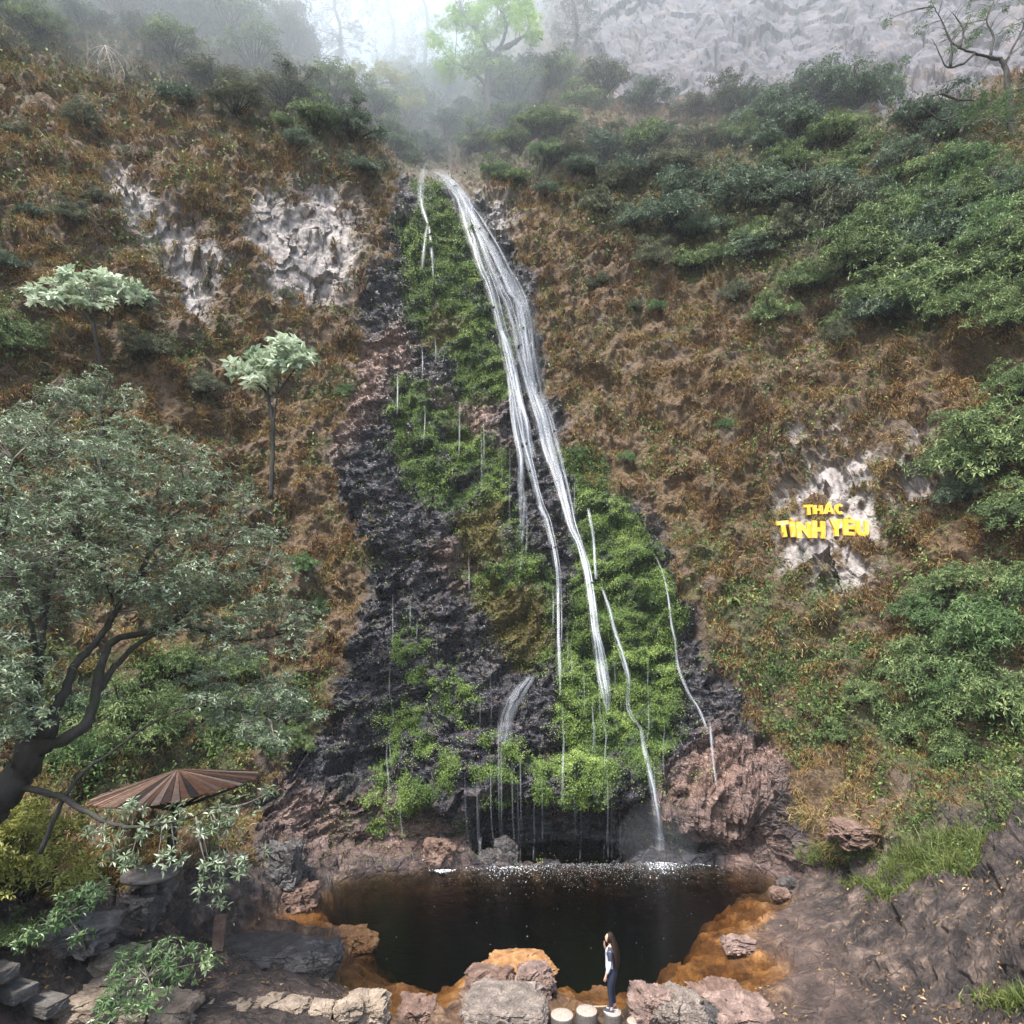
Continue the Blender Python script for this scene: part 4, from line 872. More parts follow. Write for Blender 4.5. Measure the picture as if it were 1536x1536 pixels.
# ------------------------------------------------------------------ the waterfall: thin sheets of white water following the rock
def white_water(name):
    m = NT(name); uv = m.n('UVMap').outputs[0]; sx = m.n('SeparateXYZ', {0: uv}); u, v_ = sx.outputs[0], sx.outputs[1]
    cv = m.n('CombineXYZ', {0: m.math('MULTIPLY', u, m.math('MULTIPLY', m.attr('wide').outputs['Fac'], 5.0)), 1: m.math('MULTIPLY', v_, .10), 2: m.attr('seed').outputs['Fac']}).outputs[0]
    n1 = m.noise(cv, 2.0, 5, .6); n2 = m.noise(m.n('CombineXYZ', {0: m.math('MULTIPLY', u, m.math('MULTIPLY', m.attr('wide').outputs['Fac'], 14.)), 1: m.math('MULTIPLY', v_, .45), 2: 3.3}).outputs[0], 1.5, 5, .7)
    s_ = m.math('MULTIPLY', m.ramp(n1, [(.36, (0.05,)), (.66, (1,))]), m.ramp(n2, [(.25, (.35,)), (.52, (1,))]))
    e = m.math('SUBTRACT', 1., m.math('ABSOLUTE', m.math('SUBTRACT', m.math('MULTIPLY', u, 2.), 1.)))
    a = m.math('MULTIPLY', m.math('MULTIPLY', s_, m.ramp(e, [(0, (0,)), (.35, (.35,)), (.9, (1,))])), m.math('MULTIPLY', m.attr('dens').outputs['Fac'], .80), clamp=True)
    d = m.n('BsdfDiffuse', {'Color': (.66, .70, .76, 1)}); t = m.n('BsdfTranslucent', {'Color': (.66, .70, .76, 1)}); g = m.n('BsdfGlossy', {'Roughness': .35})
    x1 = m.n('MixShader', {0: .4, 1: d.outputs[0], 2: t.outputs[0]}); x2 = m.n('MixShader', {0: .08, 1: x1.outputs[0], 2: g.outputs[0]})
    x3 = m.n('MixShader', {0: a, 1: m.n('BsdfTransparent').outputs[0], 2: x2.outputs[0]}); return m.surf(x3.outputs[0])
WWATER = white_water("white_water")
def strand(pts, widths, dens, parent, name="strand", lift=.20, wander=1.0, seed=0, fall=False, nx=7, ride=.85):
    r = np.random.default_rng(seed+500); pts = np.array(pts, float); L = np.r_[0, np.cumsum(np.hypot(*np.diff(pts, axis=0).T))]
    n_ = max(4, int(L[-1]/5)); t = np.linspace(0, L[-1], n_); px = np.interp(t, L, pts[:, 0]); py = np.interp(t, L, pts[:, 1]); w = np.interp(t, L, np.broadcast_to(widths, len(pts)))
    k3 = np.array([.25, .5, .25])
    for _ in range(3):
        px[1:-1] = np.convolve(px, k3, 'valid'); py[1:-1] = np.convolve(py, k3, 'valid')
    px += wander*fbm(np.c_[t/40., 0*t+seed*3.1, 0*t], 3, seed)*1.0
    nn = unit(lookup(N0, px, py)); am = lookup(amp, px, py)[:, 0]; win = 9
    mean = np.array([am[max(0, i-win):i+win+1].mean() for i in range(n_)]); mx = np.array([am[max(0, i-win):i+win+1].max() for i in range(n_)])
    am = mean+ride*(mx-mean)                                   # water leaps from ledge to ledge instead of dipping into every crack
    Q = lookup(W0, px, py)+nn*(am+lift)[:, None]
    for _ in range(6): Q[1:-1] = .25*Q[:-2]+.5*Q[1:-1]+.25*Q[2:]
    T = unit(np.gradient(Q, axis=0)); S = unit(np.cross(T, nn)); dist = np.linalg.norm(Q-[0, 0, CAMZ], axis=1); ww = w*dist/F*(1+.25*fbm(np.c_[t/15., 0*t+seed, 0*t+4], 2, 3))
    us = np.linspace(0, 1, nx); V = []; 
    for u in us: V.append(Q+S*((u-.5)*ww*1.35)[:, None]+nn*((1-(2*u-1)**2)*ww*.15)[:, None])
    V = np.stack(V, 1).reshape(-1, 3); b = np.arange(n_*nx).reshape(n_, nx)
    q = np.stack([b[:-1, :-1], b[1:, :-1], b[1:, 1:], b[:-1, 1:]], -1).reshape(-1, 4)
    arc = np.r_[0, np.cumsum(np.linalg.norm(np.diff(Q, axis=0), axis=1))]
    UV = np.c_[np.tile(us, n_)*np.repeat(np.clip(ww, .15, 2), nx)*0+np.tile(us, n_), np.repeat(arc, nx)]
    dn = np.repeat(np.interp(t, L, np.broadcast_to(dens, len(pts)))*np.clip(np.minimum(np.arange(n_)+1, n_-np.arange(n_))/3., 0, 1), nx)
    o0 = np.array(parent.location)
    return link(name, np_mesh(name, V-o0, q, True, {"dens": dn, "seed": np.full(len(V), seed*1.7), "wide": np.repeat(ww, nx)}, UV), WWATER, parent)
wf = empty("waterfall", atz(985, 1290, 0)); tag(wf, "tall thin white waterfall sliding down the dark mossy rock into the pool", "waterfall")
def bundle(pts, widths, dens, seed, nf, fw=(1.8, 4.)):
    pts = np.array(pts, float); w = np.broadcast_to(np.asarray(widths, float), (len(pts),)); d = np.broadcast_to(np.asarray(dens, float), (len(pts),)); r = np.random.default_rng(seed)
    strand(pts, w*1.15, d*.40, wf, "veil", .14, seed=seed)
    for k in range(nf):
        o = r.uniform(-.55, .55); n = len(pts); i0 = int(r.integers(0, max(1, n//4))) if k % 3 else 0; i1 = n-int(r.integers(0, max(1, n//3))) if k % 3 == 1 else n
        q = pts.copy(); q[:, 0] += w*(o+.16*fbm(np.c_[np.arange(n)*.35, np.full(n, k*7.7), np.zeros(n)], 2, seed))
        if i1-i0 > 3: strand(q[i0:i1], np.clip(w[i0:i1]*.17, *fw)*r.uniform(.5, 1.2), d[i0:i1]*r.uniform(.25, .68), wf, "strand", .20+.04*(k % 3), .6, seed=seed*20+k, nx=5)
MAIN = [(652,266),(668,272),(690,300),(702,340),(714,380),(727,420),(738,460),(748,510),(757,560),(768,610),(778,660),(792,710),(806,755),(818,795),(828,835),(836,880),(838,930),(838,975),(840,1025)]
bundle(MAIN, [18,22,24,18,14,13,13,13,14,13,12,10,9,9,8,8,7,7,8], [.75,.85,.9,.95,1.,1.05,1.1,1.1,1.15,1.2,1.2,1.2,1.2,1.2,1.1,1,.9,.8,.6], 1, 7)
bundle([(672,274),(694,300),(718,345),(738,385),(758,430),(772,470),(780,520),(786,560),(797,600),(812,640),(826,690),(840,735),(854,790),(868,840),(878,885),(884,930),(890,975),(900,1010),(905,1050),(910,1075)], [10,18,22,26,32,38,34,32,28,26,22,16,12,10,10,10,11,14,13,8], [.6,.65,.65,.65,.62,.62,.64,.66,.72,.85,1.0,1.1,1.3,1.3,1.3,1.3,1.2,1.1,.8,.4], 2, 17)
strand([(748,520),(762,570),(772,620),(786,660),(800,700)], [6,8,8,8,6], 1.3, wf, seed=3)
strand([(757,560),(762,610),(766,660),(776,700),(778,760),(777,830)], [6,9,8,8,10,6], [1.1,1.1,1.1,1,.8,.3], wf, seed=4)
strand([(898,905),(908,940),(920,985),(930,1020),(938,1060),(945,1100),(952,1150),(962,1180),(975,1205),(985,1232),(990,1260),(992,1291)], [3,5,6.5,7,6.5,6,6,7,10,9,8,9], [.8,1.0,1.1,1.1,1.1,1.1,1.1,1.2,1.2,1.2,1.2,1.2], wf, seed=5)
strand([(800,1020),(785,1035),(772,1052),(762,1075),(757,1100),(754,1130)], [8,14,20,20,20,16], [.8,.9,.7,.55,.45,.3], wf, seed=6)
strand([(640,262),(634,300),(638,330),(645,350)], [8,10,7,5], [.4,.5,.8,.7], wf, seed=7)
strand([(645,350),(641,380),(638,420)], [4,6,5], [.6,.5,.2], wf, seed=8); strand([(646,350),(650,390),(652,430)], [3,5,4], [.6,.5,.2], wf, seed=9)
strand([(880,775),(886,810),(888,850),(890,890)], 4, 1.2, wf, seed=10)
strand([(975,850),(988,880),(995,920),(1000,960),(1010,995),(1022,1030),(1038,1070),(1055,1112)], [2,3,3,3.5,5,5,4,3.5], [.5,.8,.9,.9,.8,.9,.9,.8], wf, seed=11)



# fine threads of drops
THR = [(586,1055,1290),(592,1110,1165),(600,570,640),(720,1150,1302),(718,1180,1300),(737,1160,1290),(752,1130,1240),(748,1100,1290),(768,1170,1280),(780,1145,1294),(776,1180,1290),(812,1170,1250),(843,1060,1285),(860,1180,1250),(885,1060,1160),(902,1075,1170),(912,1190,1292),(918,1200,1290),(930,1220,1290),(905,1165,1280),(890,1090,1140),(985,1240,1290),(982,1250,1290),(978,1245,1290),(1062,1240,1290),(725,640,720),(722,660,740),(760,690,800),(776,800,880),(785,760,850),(640,540,590),(690,610,700),(655,520,560),(612,1180,1250),(660,1265,1300),(838,1020,1060),(828,890,950),(915,1000,1060),(896,1040,1100),(842,1130,1200),(870,1200,1290),(800,1190,1290)]
for k, (x, y0_, y1_) in enumerate(THR):
    strand([(x, y0_), (x+1, (y0_+y1_)/2), (x, y1_)], [1.6, 2.4, 2.0], [.22, .34, .22], wf, "thread", .30, .4, 40+k, nx=3)
rt = np.random.default_rng(404)
for k in range(26):
    x = rt.uniform(575, 1000); y0_ = rt.uniform(560, 1180) if x < 860 else rt.uniform(880, 1180); y0_ = max(y0_, 560 if x > 640 else 900); y1_ = min(y0_+rt.uniform(35, 110), 1285)
    strand([(x, y0_), (x+1, (y0_+y1_)/2), (x+rt.normal(0, 1), y1_)], [1.2, 2.0, 1.5], [.14, .26, .14], wf, "thread", .22, .4, 600+k, nx=3)
# a separate little cascade right of the fall, and one on the left ledges
sc_ = empty("small_cascade", atz(1062, 1292, 0)); tag(sc_, "short cascade dropping from the pink rock into the right end of the pool", "cascade")
strand([(1056,1112),(1062,1150),(1064,1190)], [3,4,3], [.5,.6,.5], sc_, "thread", seed=90); strand([(1062,1232),(1062,1260),(1063,1292)], [8,10,13], [1.3,1.4,1.4], sc_, seed=91)
sc2 = empty("small_cascade", atz(664, 1303, 0)); tag(sc2, "tiny white trickle off the layered ledge left of the fall", "cascade")
strand([(663,1262),(664,1280),(664,1303)], [5,8,11], [1.0,1.1,1.1], sc2, seed=92); strand([(586,1240),(588,1255)], [4, 3], .6, sc2, "thread", seed=93)

# foam and drops on the water
rf = np.random.default_rng(77)
def specks(n, fx, fy, s0, s1):
    px = fx(n); py = fy(n); q = atz(px, py, .012+rf.uniform(0, .01, n)).T; s = rf.uniform(s0, s1, n)*rf.uniform(.4, 1.2, n)
    a = rf.uniform(0, 6.28, n); c, d = np.cos(a)[:, None]*s[:, None], np.sin(a)[:, None]*s[:, None]
    e1 = np.hstack([c, d, 0*c]); e2 = np.hstack([-d*.7, c*.7, 0*c]); return np.stack([q-e1, q-e2, q+e1, q+e2], 1).reshape(-1, 3)
band = lambda n: 1297+np.abs(rf.normal(0, 1, n))**1.5*9
xb = lambda n: np.clip(rf.normal(885, 100, n), 600, 1110)
F_ = np.concatenate([specks(2600, xb, lambda n: 1295+rf.exponential(10, n), .005, .016),
    specks(330, lambda n: rf.normal(992, 13, n), lambda n: 1293+rf.exponential(6, n), .012, .04), specks(260, lambda n: rf.normal(765, 26, n), lambda n: 1299+rf.exponential(5, n), .012, .035),
    specks(120, lambda n: rf.normal(1063, 8, n), lambda n: 1293+np.abs(rf.normal(0, 2, n)), .02, .04), specks(160, lambda n: rf.normal(664, 8, n), lambda n: 1304+np.abs(rf.normal(0, 2, n)), .015, .04),
    specks(60, lambda n: rf.uniform(560, 1120, n), lambda n: rf.uniform(1310, 1440, n), .008, .02)])
fm_ = NT("white_foam"); FOAM = fm_.surf(fm_.n('BsdfPrincipled', {'Base Color': (.8, .84, .88, 1), 'Roughness': .5}).outputs[0])
tag(link("foam", np_mesh("foam", F_, np.arange(len(F_)).reshape(-1, 4)), FOAM), kind='stuff')

# ------------------------------------------------------------------ rocks
def stone_mat(name, a, b, c, speck=0., rough=.8):
    m = NT(name); v = m.n('NewGeometry').outputs['Position']; oi = m.n('ObjectInfo')
    n1 = m.noise(v, 3.2, 8, .65); n2 = m.noise(v, 26, 4, .7)
    col = m.ramp(n1, [(.3, a), (.5, b), (.7, c)])
    if speck: col = m.mix(m.ramp(n2, [(.35, (speck,)), (.6, (0,))]), col, (a[0]*.5, a[1]*.5, a[2]*.5)); col = m.mix(m.ramp(n2, [(.58, (0,)), (.72, (speck,))]), col, (.5, .44, .38))
    p = m.n('BsdfPrincipled', {'Base Color': col, 'Roughness': rough, 'Normal': m.bump(m.math('ADD', n1, m.math('MULTIPLY', n2, .35)), .9, .06)}); return m.surf(p.outputs[0])
ST = {'granite': stone_mat("granite_stone", (.06, .05, .042), (.15, .12, .10), (.28, .23, .19), .55), 'pink': stone_mat("pinkish_stone", (.06, .04, .034), (.16, .105, .085), (.34, .245, .20), .25),
 'dark': stone_mat("dark_wet_stone", (.018, .016, .016), (.045, .04, .038), (.10, .085, .075), .1, .45), 'orange': stone_mat("iron_stained_stone", (.08, .035, .014), (.22, .105, .035), (.40, .23, .10), .1),
 'tan': stone_mat("tan_paving_stone", (.10, .075, .055), (.22, .17, .125), (.36, .29, .22), .25), 'slab': stone_mat("grey_step_stone", (.05, .045, .042), (.11, .10, .092), (.20, .18, .16), .2), 'brown': stone_mat("red_brown_stone", (.05, .028, .02), (.12, .07, .05), (.22, .15, .115), .2)}
def cube_sphere(n):
    V = []; Fq = []; g = np.linspace(-1, 1, n); b = 0
    for ax in range(3):
        for sg in (-1, 1):
            A, B = np.meshgrid(g, g); o = np.full(A.shape, float(sg)); C_ = [None]*3; C_[ax] = o; C_[(ax+1) % 3] = A; C_[(ax+2) % 3] = B*sg
            V.append(np.stack(C_, -1).reshape(-1, 3)); i = np.arange(n*n).reshape(n, n)+b; b += n*n
            Fq.append(np.stack([i[:-1, :-1], i[:-1, 1:], i[1:, 1:], i[1:, :-1]], -1).reshape(-1, 4))
    return np.concatenate(V), np.concatenate(Fq)
CSV, CSF = cube_sphere(44)
def rock(name, loc, size, mat, seed, box=.35, rough=.16, rz=0., label=None, cat="rock", group=None):
    """size = full width, depth, height; box 0 = egg, 1 = block"""
    sph = unit(CSV); c = sph*(1-box)+CSV*box*.86
    off = np.array([seed*7.3, seed*3.1, seed*1.7]); f1, _ = facets(c*1.5+off, seed, 1.0); f2, _ = facets(c*3.6+off, seed+5, 1.0)
    f3, _ = facets(c*9+off, seed+9, 1.0); c = c*(1+rough*(f1*1.3+.5*f2+.22*f3+.4*fbm(c*1.6+off, 4, seed)))[:, None]
    V = c*np.array(size)/2; ca, sa = math.cos(rz), math.sin(rz); V = np.c_[V[:, 0]*ca-V[:, 1]*sa, V[:, 0]*sa+V[:, 1]*ca, V[:, 2]]
    # weld the cube edges so that the relief stays closed
    key = np.round(CSV, 5); _, first, inv = np.unique(key, axis=0, return_index=True, return_inverse=True)
    o = link(name, np_mesh(name, V[first], inv.ravel()[CSF], False), ST[mat]); o.location = [float(q) for q in loc]; tag(o, label, cat, group); return o
def rock_px(px, py, wpx, hpx, mat, seed, label, depth=1.0, name="boulder", z=None, **kw):
    """px,py = middle of the visible rock"""
    p = surf(px, py) if z is None else atz(px, py, z); d = np.linalg.norm(p-[0, 0, CAMZ]); w_, h_ = wpx*d/F, hpx*d/F
    return rock(name, p+[0, w_*.15, 0], (w_, w_*depth, h_*1.15), mat, seed, label=label, **kw)
rock_px(757, 1533, 104, 42, 'granite', 1, "big rounded granite boulder with a coarse speckled top at the bottom edge", .9, z=.25, box=.5, rough=.10)
rock_px(802, 1480, 48, 34, 'pink', 2, "small pinkish boulder perched behind the speckled granite boulder", z=.2)
rock_px(735, 1484, 66, 26, 'brown', 3, "low brown rock between the granite boulder and the orange shelf", z=.1, rough=.2)
rock_px(778, 1460, 90, 20, 'orange', 4, "flat orange rock shelf rising out of the pool edge", .8, z=-.02, box=.3, rough=.12)
rock_px(985, 1522, 58, 40, 'pink', 5, "jagged pink grey rock just right of the standing woman", z=.3, box=.45, rough=.2)
rock_px(1020, 1533, 70, 40, 'granite', 6, "pale rock at the bottom edge right of the jagged pink rock", z=.3, box=.4)
rock_px(625, 1532, 52, 30, 'brown', 7, "dark red brown boulder in the orange shallows at the bottom edge", z=.1)
rock_px(411, 1312, 66, 62, 'dark', 8, "large dark upright boulder on the left shore under the hanging leaves", .8, z=.9, box=.5, rough=.12)
rock_px(446, 1352, 48, 32, 'brown', 9, "low flat brown boulder at the water beside the dark upright one", z=.1, rz=.3, box=.4)
rock_px(448, 1318, 30, 26, 'dark', 10, "small dark stone wedged behind the low flat boulder", z=.35)
rock_px(757, 1281, 34, 32, 'dark', 11, "round black boulder splashed by drops at the foot of the fall", z=.25); rock_px(733, 1290, 26, 20, 'dark', 12, "smaller black boulder left of the splashed round one", z=.1)
rock_px(658, 1284, 44, 30, 'brown', 13, "brown block under the tiny trickle on the left ledge", z=.35, box=.5, rough=.2)
rock_px(1085, 1515, 70, 30, 'brown', 15, "low brown rock at the near end of the pool by the floating stick", z=.2, rough=.22); rock_px(1120, 1538, 80, 30, 'pink', 16, "flat pinkish rock at the bottom edge right of centre", z=.3)
rock_px(1055, 1540, 50, 30, 'dark', 20, "dark angular rock between two pinkish rocks at the bottom edge", z=.25)
rock_px(530, 1420, 52, 26, 'orange', 17, "low orange rock tongue at the left rim of the pool", z=.02, rough=.2)
rock_px(545, 1526, 60, 30, 'tan', 18, "pale broken slab at the right end of the paving row", z=.35, box=.6)
rock_px(1110, 1420, 36, 12, 'pink', 19, "pale pink rock breaking the surface at the right side of the pool", z=.02, rough=.2)
rock_px(1185, 1328, 24, 14, 'dark', 21, "dark rock at the right tip of the pool", z=.15); rock_px(1170, 1342, 22, 12, 'brown', 22, "small brown rock below the dark one at the right tip", z=.1)
rock_px(200, 1378, 44, 34, 'dark', 23, "dark angular block beside the leaning mossy sapling", box=.6, rough=.12); rock_px(225, 1345, 40, 24, 'slab', 24, "grey slab half buried behind the dark angular block", box=.6)
rock_px(95, 1408, 90, 26, 'slab', 25, "broad flat grey rock above the stone steps", .8, box=.5)
rock_px(385, 1436, 120, 18, 'dark', 27, "long smooth dark rock hump left of the pool", .7, box=.25, rough=.08); rock_px(455, 1452, 84, 34, 'dark', 28, "smooth dark rock hump with litter at the left rim of the pool", .8, box=.3, rough=.10)
rock_px(1310, 1262, 70, 24, 'brown', 29, "dark ledge rock behind the large grass clump", box=.5, rough=.18); 
# the row of tan paving stones and the dark steps, bottom left
for k, px in enumerate((262, 292, 322, 356, 398, 440, 482, 522)):
    rock_px(px, 1516+5*(k % 2)-3*(k % 3), 30+3*(k % 3), 12+(k*5) % 6, 'tan', 40+k, "tan paving stone in the uneven row along the bottom left edge", .9, "paving_stone", z=.66, box=.62, rough=.13, cat="paving stone", group="paving stones in the bottom left row", rz=.16*((k*7) % 5-2))
for k, (px, py, wp) in enumerate(((15, 1490, 62), (58, 1512, 66), (-10, 1462, 60))):
    p = surf(px, py); rock("step_slab", p+[0, 0, .06], (wp*p[1]*1.15/F, .5, .24), 'slab', 60+k, .97, .03, -.35, "%s grey stone slab of the steps climbing along the left edge" % ("middle", "lowest", "highest")[k], "step")
for k, (px, py) in enumerate(((150,1490),(190,1530),(110,1525),(160,1455),(240,1528))):
    rock_px(px, py, 70, 26, 'tan', 70+k, "flat tan rock slab set in the path beside the stone steps", .8, "path_slab", box=.7, rough=.1, cat="slab", group="flat slabs beside the steps")

# round concrete stepping blocks
def stump(px, py, wpx, label, zt):
    p = atz(px, py, zt); rr = wpx*np.linalg.norm(p-[0, 0, CAMZ])/F/2; m_ = MB(); pr = np.random.default_rng(int(px))
    m_.lathe([(rr*.97, -.62), (rr, -.05), (rr*.98, -.015), (rr*.93, 0), (rr*.45, .006), (.001, .004)], 28); o = m_.build("stepping_block", STUMP); o.location = p
    tag(o, label, "stepping block"); return p
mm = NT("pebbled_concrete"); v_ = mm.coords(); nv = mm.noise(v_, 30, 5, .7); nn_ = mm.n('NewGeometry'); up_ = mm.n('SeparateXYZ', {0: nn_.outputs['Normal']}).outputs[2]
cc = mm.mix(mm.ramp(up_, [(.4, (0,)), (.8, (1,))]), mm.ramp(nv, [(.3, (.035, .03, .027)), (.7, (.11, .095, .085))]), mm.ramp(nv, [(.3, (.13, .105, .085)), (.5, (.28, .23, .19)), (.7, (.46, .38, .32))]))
STUMP = mm.surf(mm.n('BsdfPrincipled', {'Base Color': cc, 'Roughness': .85, 'Normal': mm.bump(nv, .8, .02)}).outputs[0])
STAND = stump(919, 1517, 20, "round concrete stepping block the woman stands on", .42)
stump(880, 1515, 25, "round concrete stepping block next to the woman's block on its left", .36); stump(843, 1521, 27, "round concrete stepping block beside the granite boulder", .34); stump(953, 1531, 20, "low round stepping block at the bottom edge in front of the pink rock", .30)

# ------------------------------------------------------------------ sticks
def stick(a, b, rad, label, mat=PALETW):
    a, b = np.array(a), np.array(b); m_ = MB(); m_.tube(bez(a, (a+b)/2+[0, 0, -.02], b, 8)-a, np.linspace(rad, rad*.7, 8), 7); o = m_.build("stick", mat); o.location = a; tag(o, label, "stick")
BAMB = bark_mat("dry_bamboo", (.22, .14, .08), (.45, .33, .21))
stick(atz(868, 1510, .25), atz(918, 1509, .22), .025, "thin pale stick lying behind the round stepping blocks", BAMB); stick(atz(975, 1494, .6), atz(1042, 1497, .3), .025, "straight pale stick lying on the jagged pink rock", BAMB)
stick(atz(1138, 1482, .08), atz(1187, 1484, .2), .02, "thin stick on the shore at the near right end of the pool", BAMB); stick(surf(15, 1211)+[0, -.3, .35], surf(72, 1212)+[0, -.3, .35], .02, "pale cane lying under the trunk of the spreading tree", BAMB)
stick(surf(108, 1318)+[0, 0, .1], surf(127, 1326)+[0, 0, .1], .035, "short pale broken cane beside the feathery yellow bush", BAMB)
pst = MB(); pb = atz(328, 1410, 1.25); pst.box((0, 0, .3), (.27, .27, .75), .3); o = pst.build("stone_post", ST['brown'], smooth=False); o.location = pb-np.array([0, 0, .15]); tag(o, "square dark stone post standing on the left shore behind hanging leaves", "post")

# ------------------------------------------------------------------ shelter with the rusty radial roof, round table below
yS = 17.3; rim = at(266, 1180, yS); sh = empty("shelter", [rim[0], rim[1], float(surf(262, 1310)[2])]); tag(sh, "mushroom shaped shelter with a rusty red roof of radial boards", "shelter")
rb = MB(); Rr, Hh, ns = 1.88, .42, 60; rs = np.random.default_rng(5); tl = R(-5.5)
for k in range(ns):
    a0, a1 = k*2*math.pi/ns+.006, (k+1)*2*math.pi/ns-.006; ro = Rr*(1+.07*abs(math.cos(2*(k+.5)*2*math.pi/ns-.5)))*rs.uniform(.975, 1.02); dz = rs.uniform(0, .03); V = []
    for th in (0, -.03):
        for rr_, a in ((.05, a0), (.05, a1), (ro, a1), (ro, a0)): V.append((rr_*math.cos(a), rr_*math.sin(a), Hh*(1-rr_/Rr)+dz+th))
    V = np.array(V); V = np.c_[V[:, 0]*math.cos(tl)+V[:, 2]*math.sin(tl), V[:, 1], -V[:, 0]*math.sin(tl)*-1*-1+V[:, 2]*math.cos(tl)]
    rb.add(V+[0, 0, rim[2]-sh.location[2]], [(0, 3, 2, 1), (4, 5, 6, 7), (0, 1, 5, 4), (1, 2, 6, 5), (2, 3, 7, 6), (3, 0, 4, 7)], float(rs.random()))
mr = NT("rusty_roof_boards"); n_r = mr.noise(mr.coords(), 7, 6, .7); tf = mr.math('ADD', mr.math('MULTIPLY', mr.attr('tint').outputs['Fac'], .6), mr.math('MULTIPLY', n_r, .5), clamp=True)
RUST = mr.surf(mr.n('BsdfPrincipled', {'Base Color': mr.ramp(tf, [(.25, (.018, .013, .011)), (.42, (.055, .028, .018)), (.56, (.15, .058, .024)), (.70, (.17, .10, .065)), (.9, (.30, .21, .16))]), 'Roughness': .7}).outputs[0])
rb.build("roof", RUST, sh, False)
po = MB(); po.tube([(0, 0, -.2), (0, 0, rim[2]-sh.location[2]+Hh-.05)], .11, 10); po.build("post", BARK, sh)
for k in range(8):
    a = k*math.pi/4+.2; q = MB(); zr = rim[2]-sh.location[2]; q.tube([(.08*math.cos(a), .08*math.sin(a), zr-.55), (1.6*math.cos(a), 1.6*math.sin(a), zr-.02)], .035, 6); q.build("strut", BARK, sh)
tb = empty("round_table", [rim[0]-.05, rim[1]-.75, float(surf(256, 1312)[2])]); tag(tb, "round concrete table on a thick pedestal in the shade under the roof", "table")
t1_ = MB(); t1_.lathe([(.001, .68), (.60, .68), (.64, .71), (.64, .77), (.60, .80), (.001, .80)], 28); t1_.build("tabletop", ST['slab'], tb); t2_ = MB(); t2_.lathe([(.30, -.1), (.24, .2), (.16, .45), (.22, .679)], 18); t2_.build("pedestal", ST['slab'], tb)

# ------------------------------------------------------------------ yellow lettering on the rock
def ring(cx_, cy_, ro, ri, a0, a1, n, sx=1., sy=1.):
    A = np.linspace(a0, a1, n+1); o = []
    for a, b in zip(A[:-1], A[1:]): o.append([(cx_+ro*sx*math.cos(a), cy_+ro*sy*math.sin(a)), (cx_+ri*sx*math.cos(a), cy_+ri*sy*math.sin(a)), (cx_+ri*sx*math.cos(b), cy_+ri*sy*math.sin(b)), (cx_+ro*sx*math.cos(b), cy_+ro*sy*math.sin(b))])
    return o
def el(a): return (.5+.5*math.cos(a), .30+.30*math.sin(a))
ub = []
for k in range(8):
    a, b = math.pi+k*math.pi/8, math.pi+(k+1)*math.pi/8
    ub.append([(.5+.5*math.cos(a), .32+.32*math.sin(a)), (.5+.5*math.cos(b), .32+.32*math.sin(b)), (.5+.17*math.cos(b), .32+.10*math.sin(b)), (.5+.17*math.cos(a), .32+.10*math.sin(a))])
cb = []
for k in range(14):
    a, b = R(42)+k*R(276)/14, R(42)+(k+1)*R(276)/14
    cb.append([(.52+.5*math.cos(a), .5+.5*math.sin(a)), (.52+.5*math.cos(b), .5+.5*math.sin(b)), (.52+.19*math.cos(b), .5+.27*math.sin(b)), (.52+.19*math.cos(a), .5+.27*math.sin(a))])
GL = {'T': [[(0, .76), (1, .76), (1, 1), (0, 1)], [(.32, 0), (.68, 0), (.68, .76), (.32, .76)]], 'H': [[(0, 0), (.34, 0), (.34, 1), (0, 1)], [(.66, 0), (1, 0), (1, 1), (.66, 1)], [(.34, .38), (.66, .38), (.66, .62), (.34, .62)]],
 'A': [[(0, 0), (.3, 0), (.5, .75), (.5, 1), (.33, 1)], [(1, 0), (.67, 1), (.5, 1), (.5, .75), (.7, 0)], [(.353, .2), (.647, .2), (.599, .38), (.401, .38)]], 'C': cb, 'I': [[(0, 0), (1, 0), (1, 1), (0, 1)]],
 'N': [[(0, 0), (.3, 0), (.3, 1), (0, 1)], [(.7, 0), (1, 0), (1, 1), (.7, 1)], [(.3, .55), (.7, 0), (.7, .45), (.3, 1)]], 'Y': [[(0, 1), (.33, .4), (.5, .4), (.5, .68), (.34, 1)], [(1, 1), (.66, 1), (.5, .68), (.5, .4), (.67, .4)], [(.33, 0), (.67, 0), (.67, .4), (.33, .4)]],
 'E': [[(0, 0), (.36, 0), (.36, 1), (0, 1)], [(.36, 0), (1, 0), (1, .22), (.36, .22)], [(.36, .39), (.94, .39), (.94, .61), (.36, .61)], [(.36, .78), (1, .78), (1, 1), (.36, 1)]], 'U': ub+[[(0, .32), (.33, .32), (.33, 1), (0, 1)], [(.67, .32), (1, .32), (1, 1), (.67, 1)]]}
ACC = {'acute': [[(.42, 1.06), (.58, 1.06), (.80, 1.30), (.54, 1.30)]], 'grave': [[(.55, 1.05), (.95, 1.05), (.55, 1.24), (.0, 1.24)]], 'circ': [[(.18, 1.05), (.40, 1.05), (.5, 1.15), (.5, 1.27)], [(.5, 1.15), (.60, 1.05), (.82, 1.05), (.5, 1.27)]]}
my = NT("yellow_painted_letters"); nyl = my.noise(my.n('NewGeometry').outputs['Position'], 3.0, 4); YEL = my.surf(my.n('BsdfPrincipled', {'Base Color': my.mix(my.ramp(nyl, [(.50, (0,)), (.66, (.8,))]), (.70, .39, .03, 1), (.66, .52, .26, 1)), 'Roughness': .55}).outputs[0])
yc = float(surf(1237, 790)[1]); sg = empty("rock_sign", at(1237, 808, yc)); tag(sg, "yellow raised lettering fixed to the pale bare rock on the right slope", "sign")
ZC = lambda v: 720+v/7.68; XC = lambda v: 1140+v/7.68
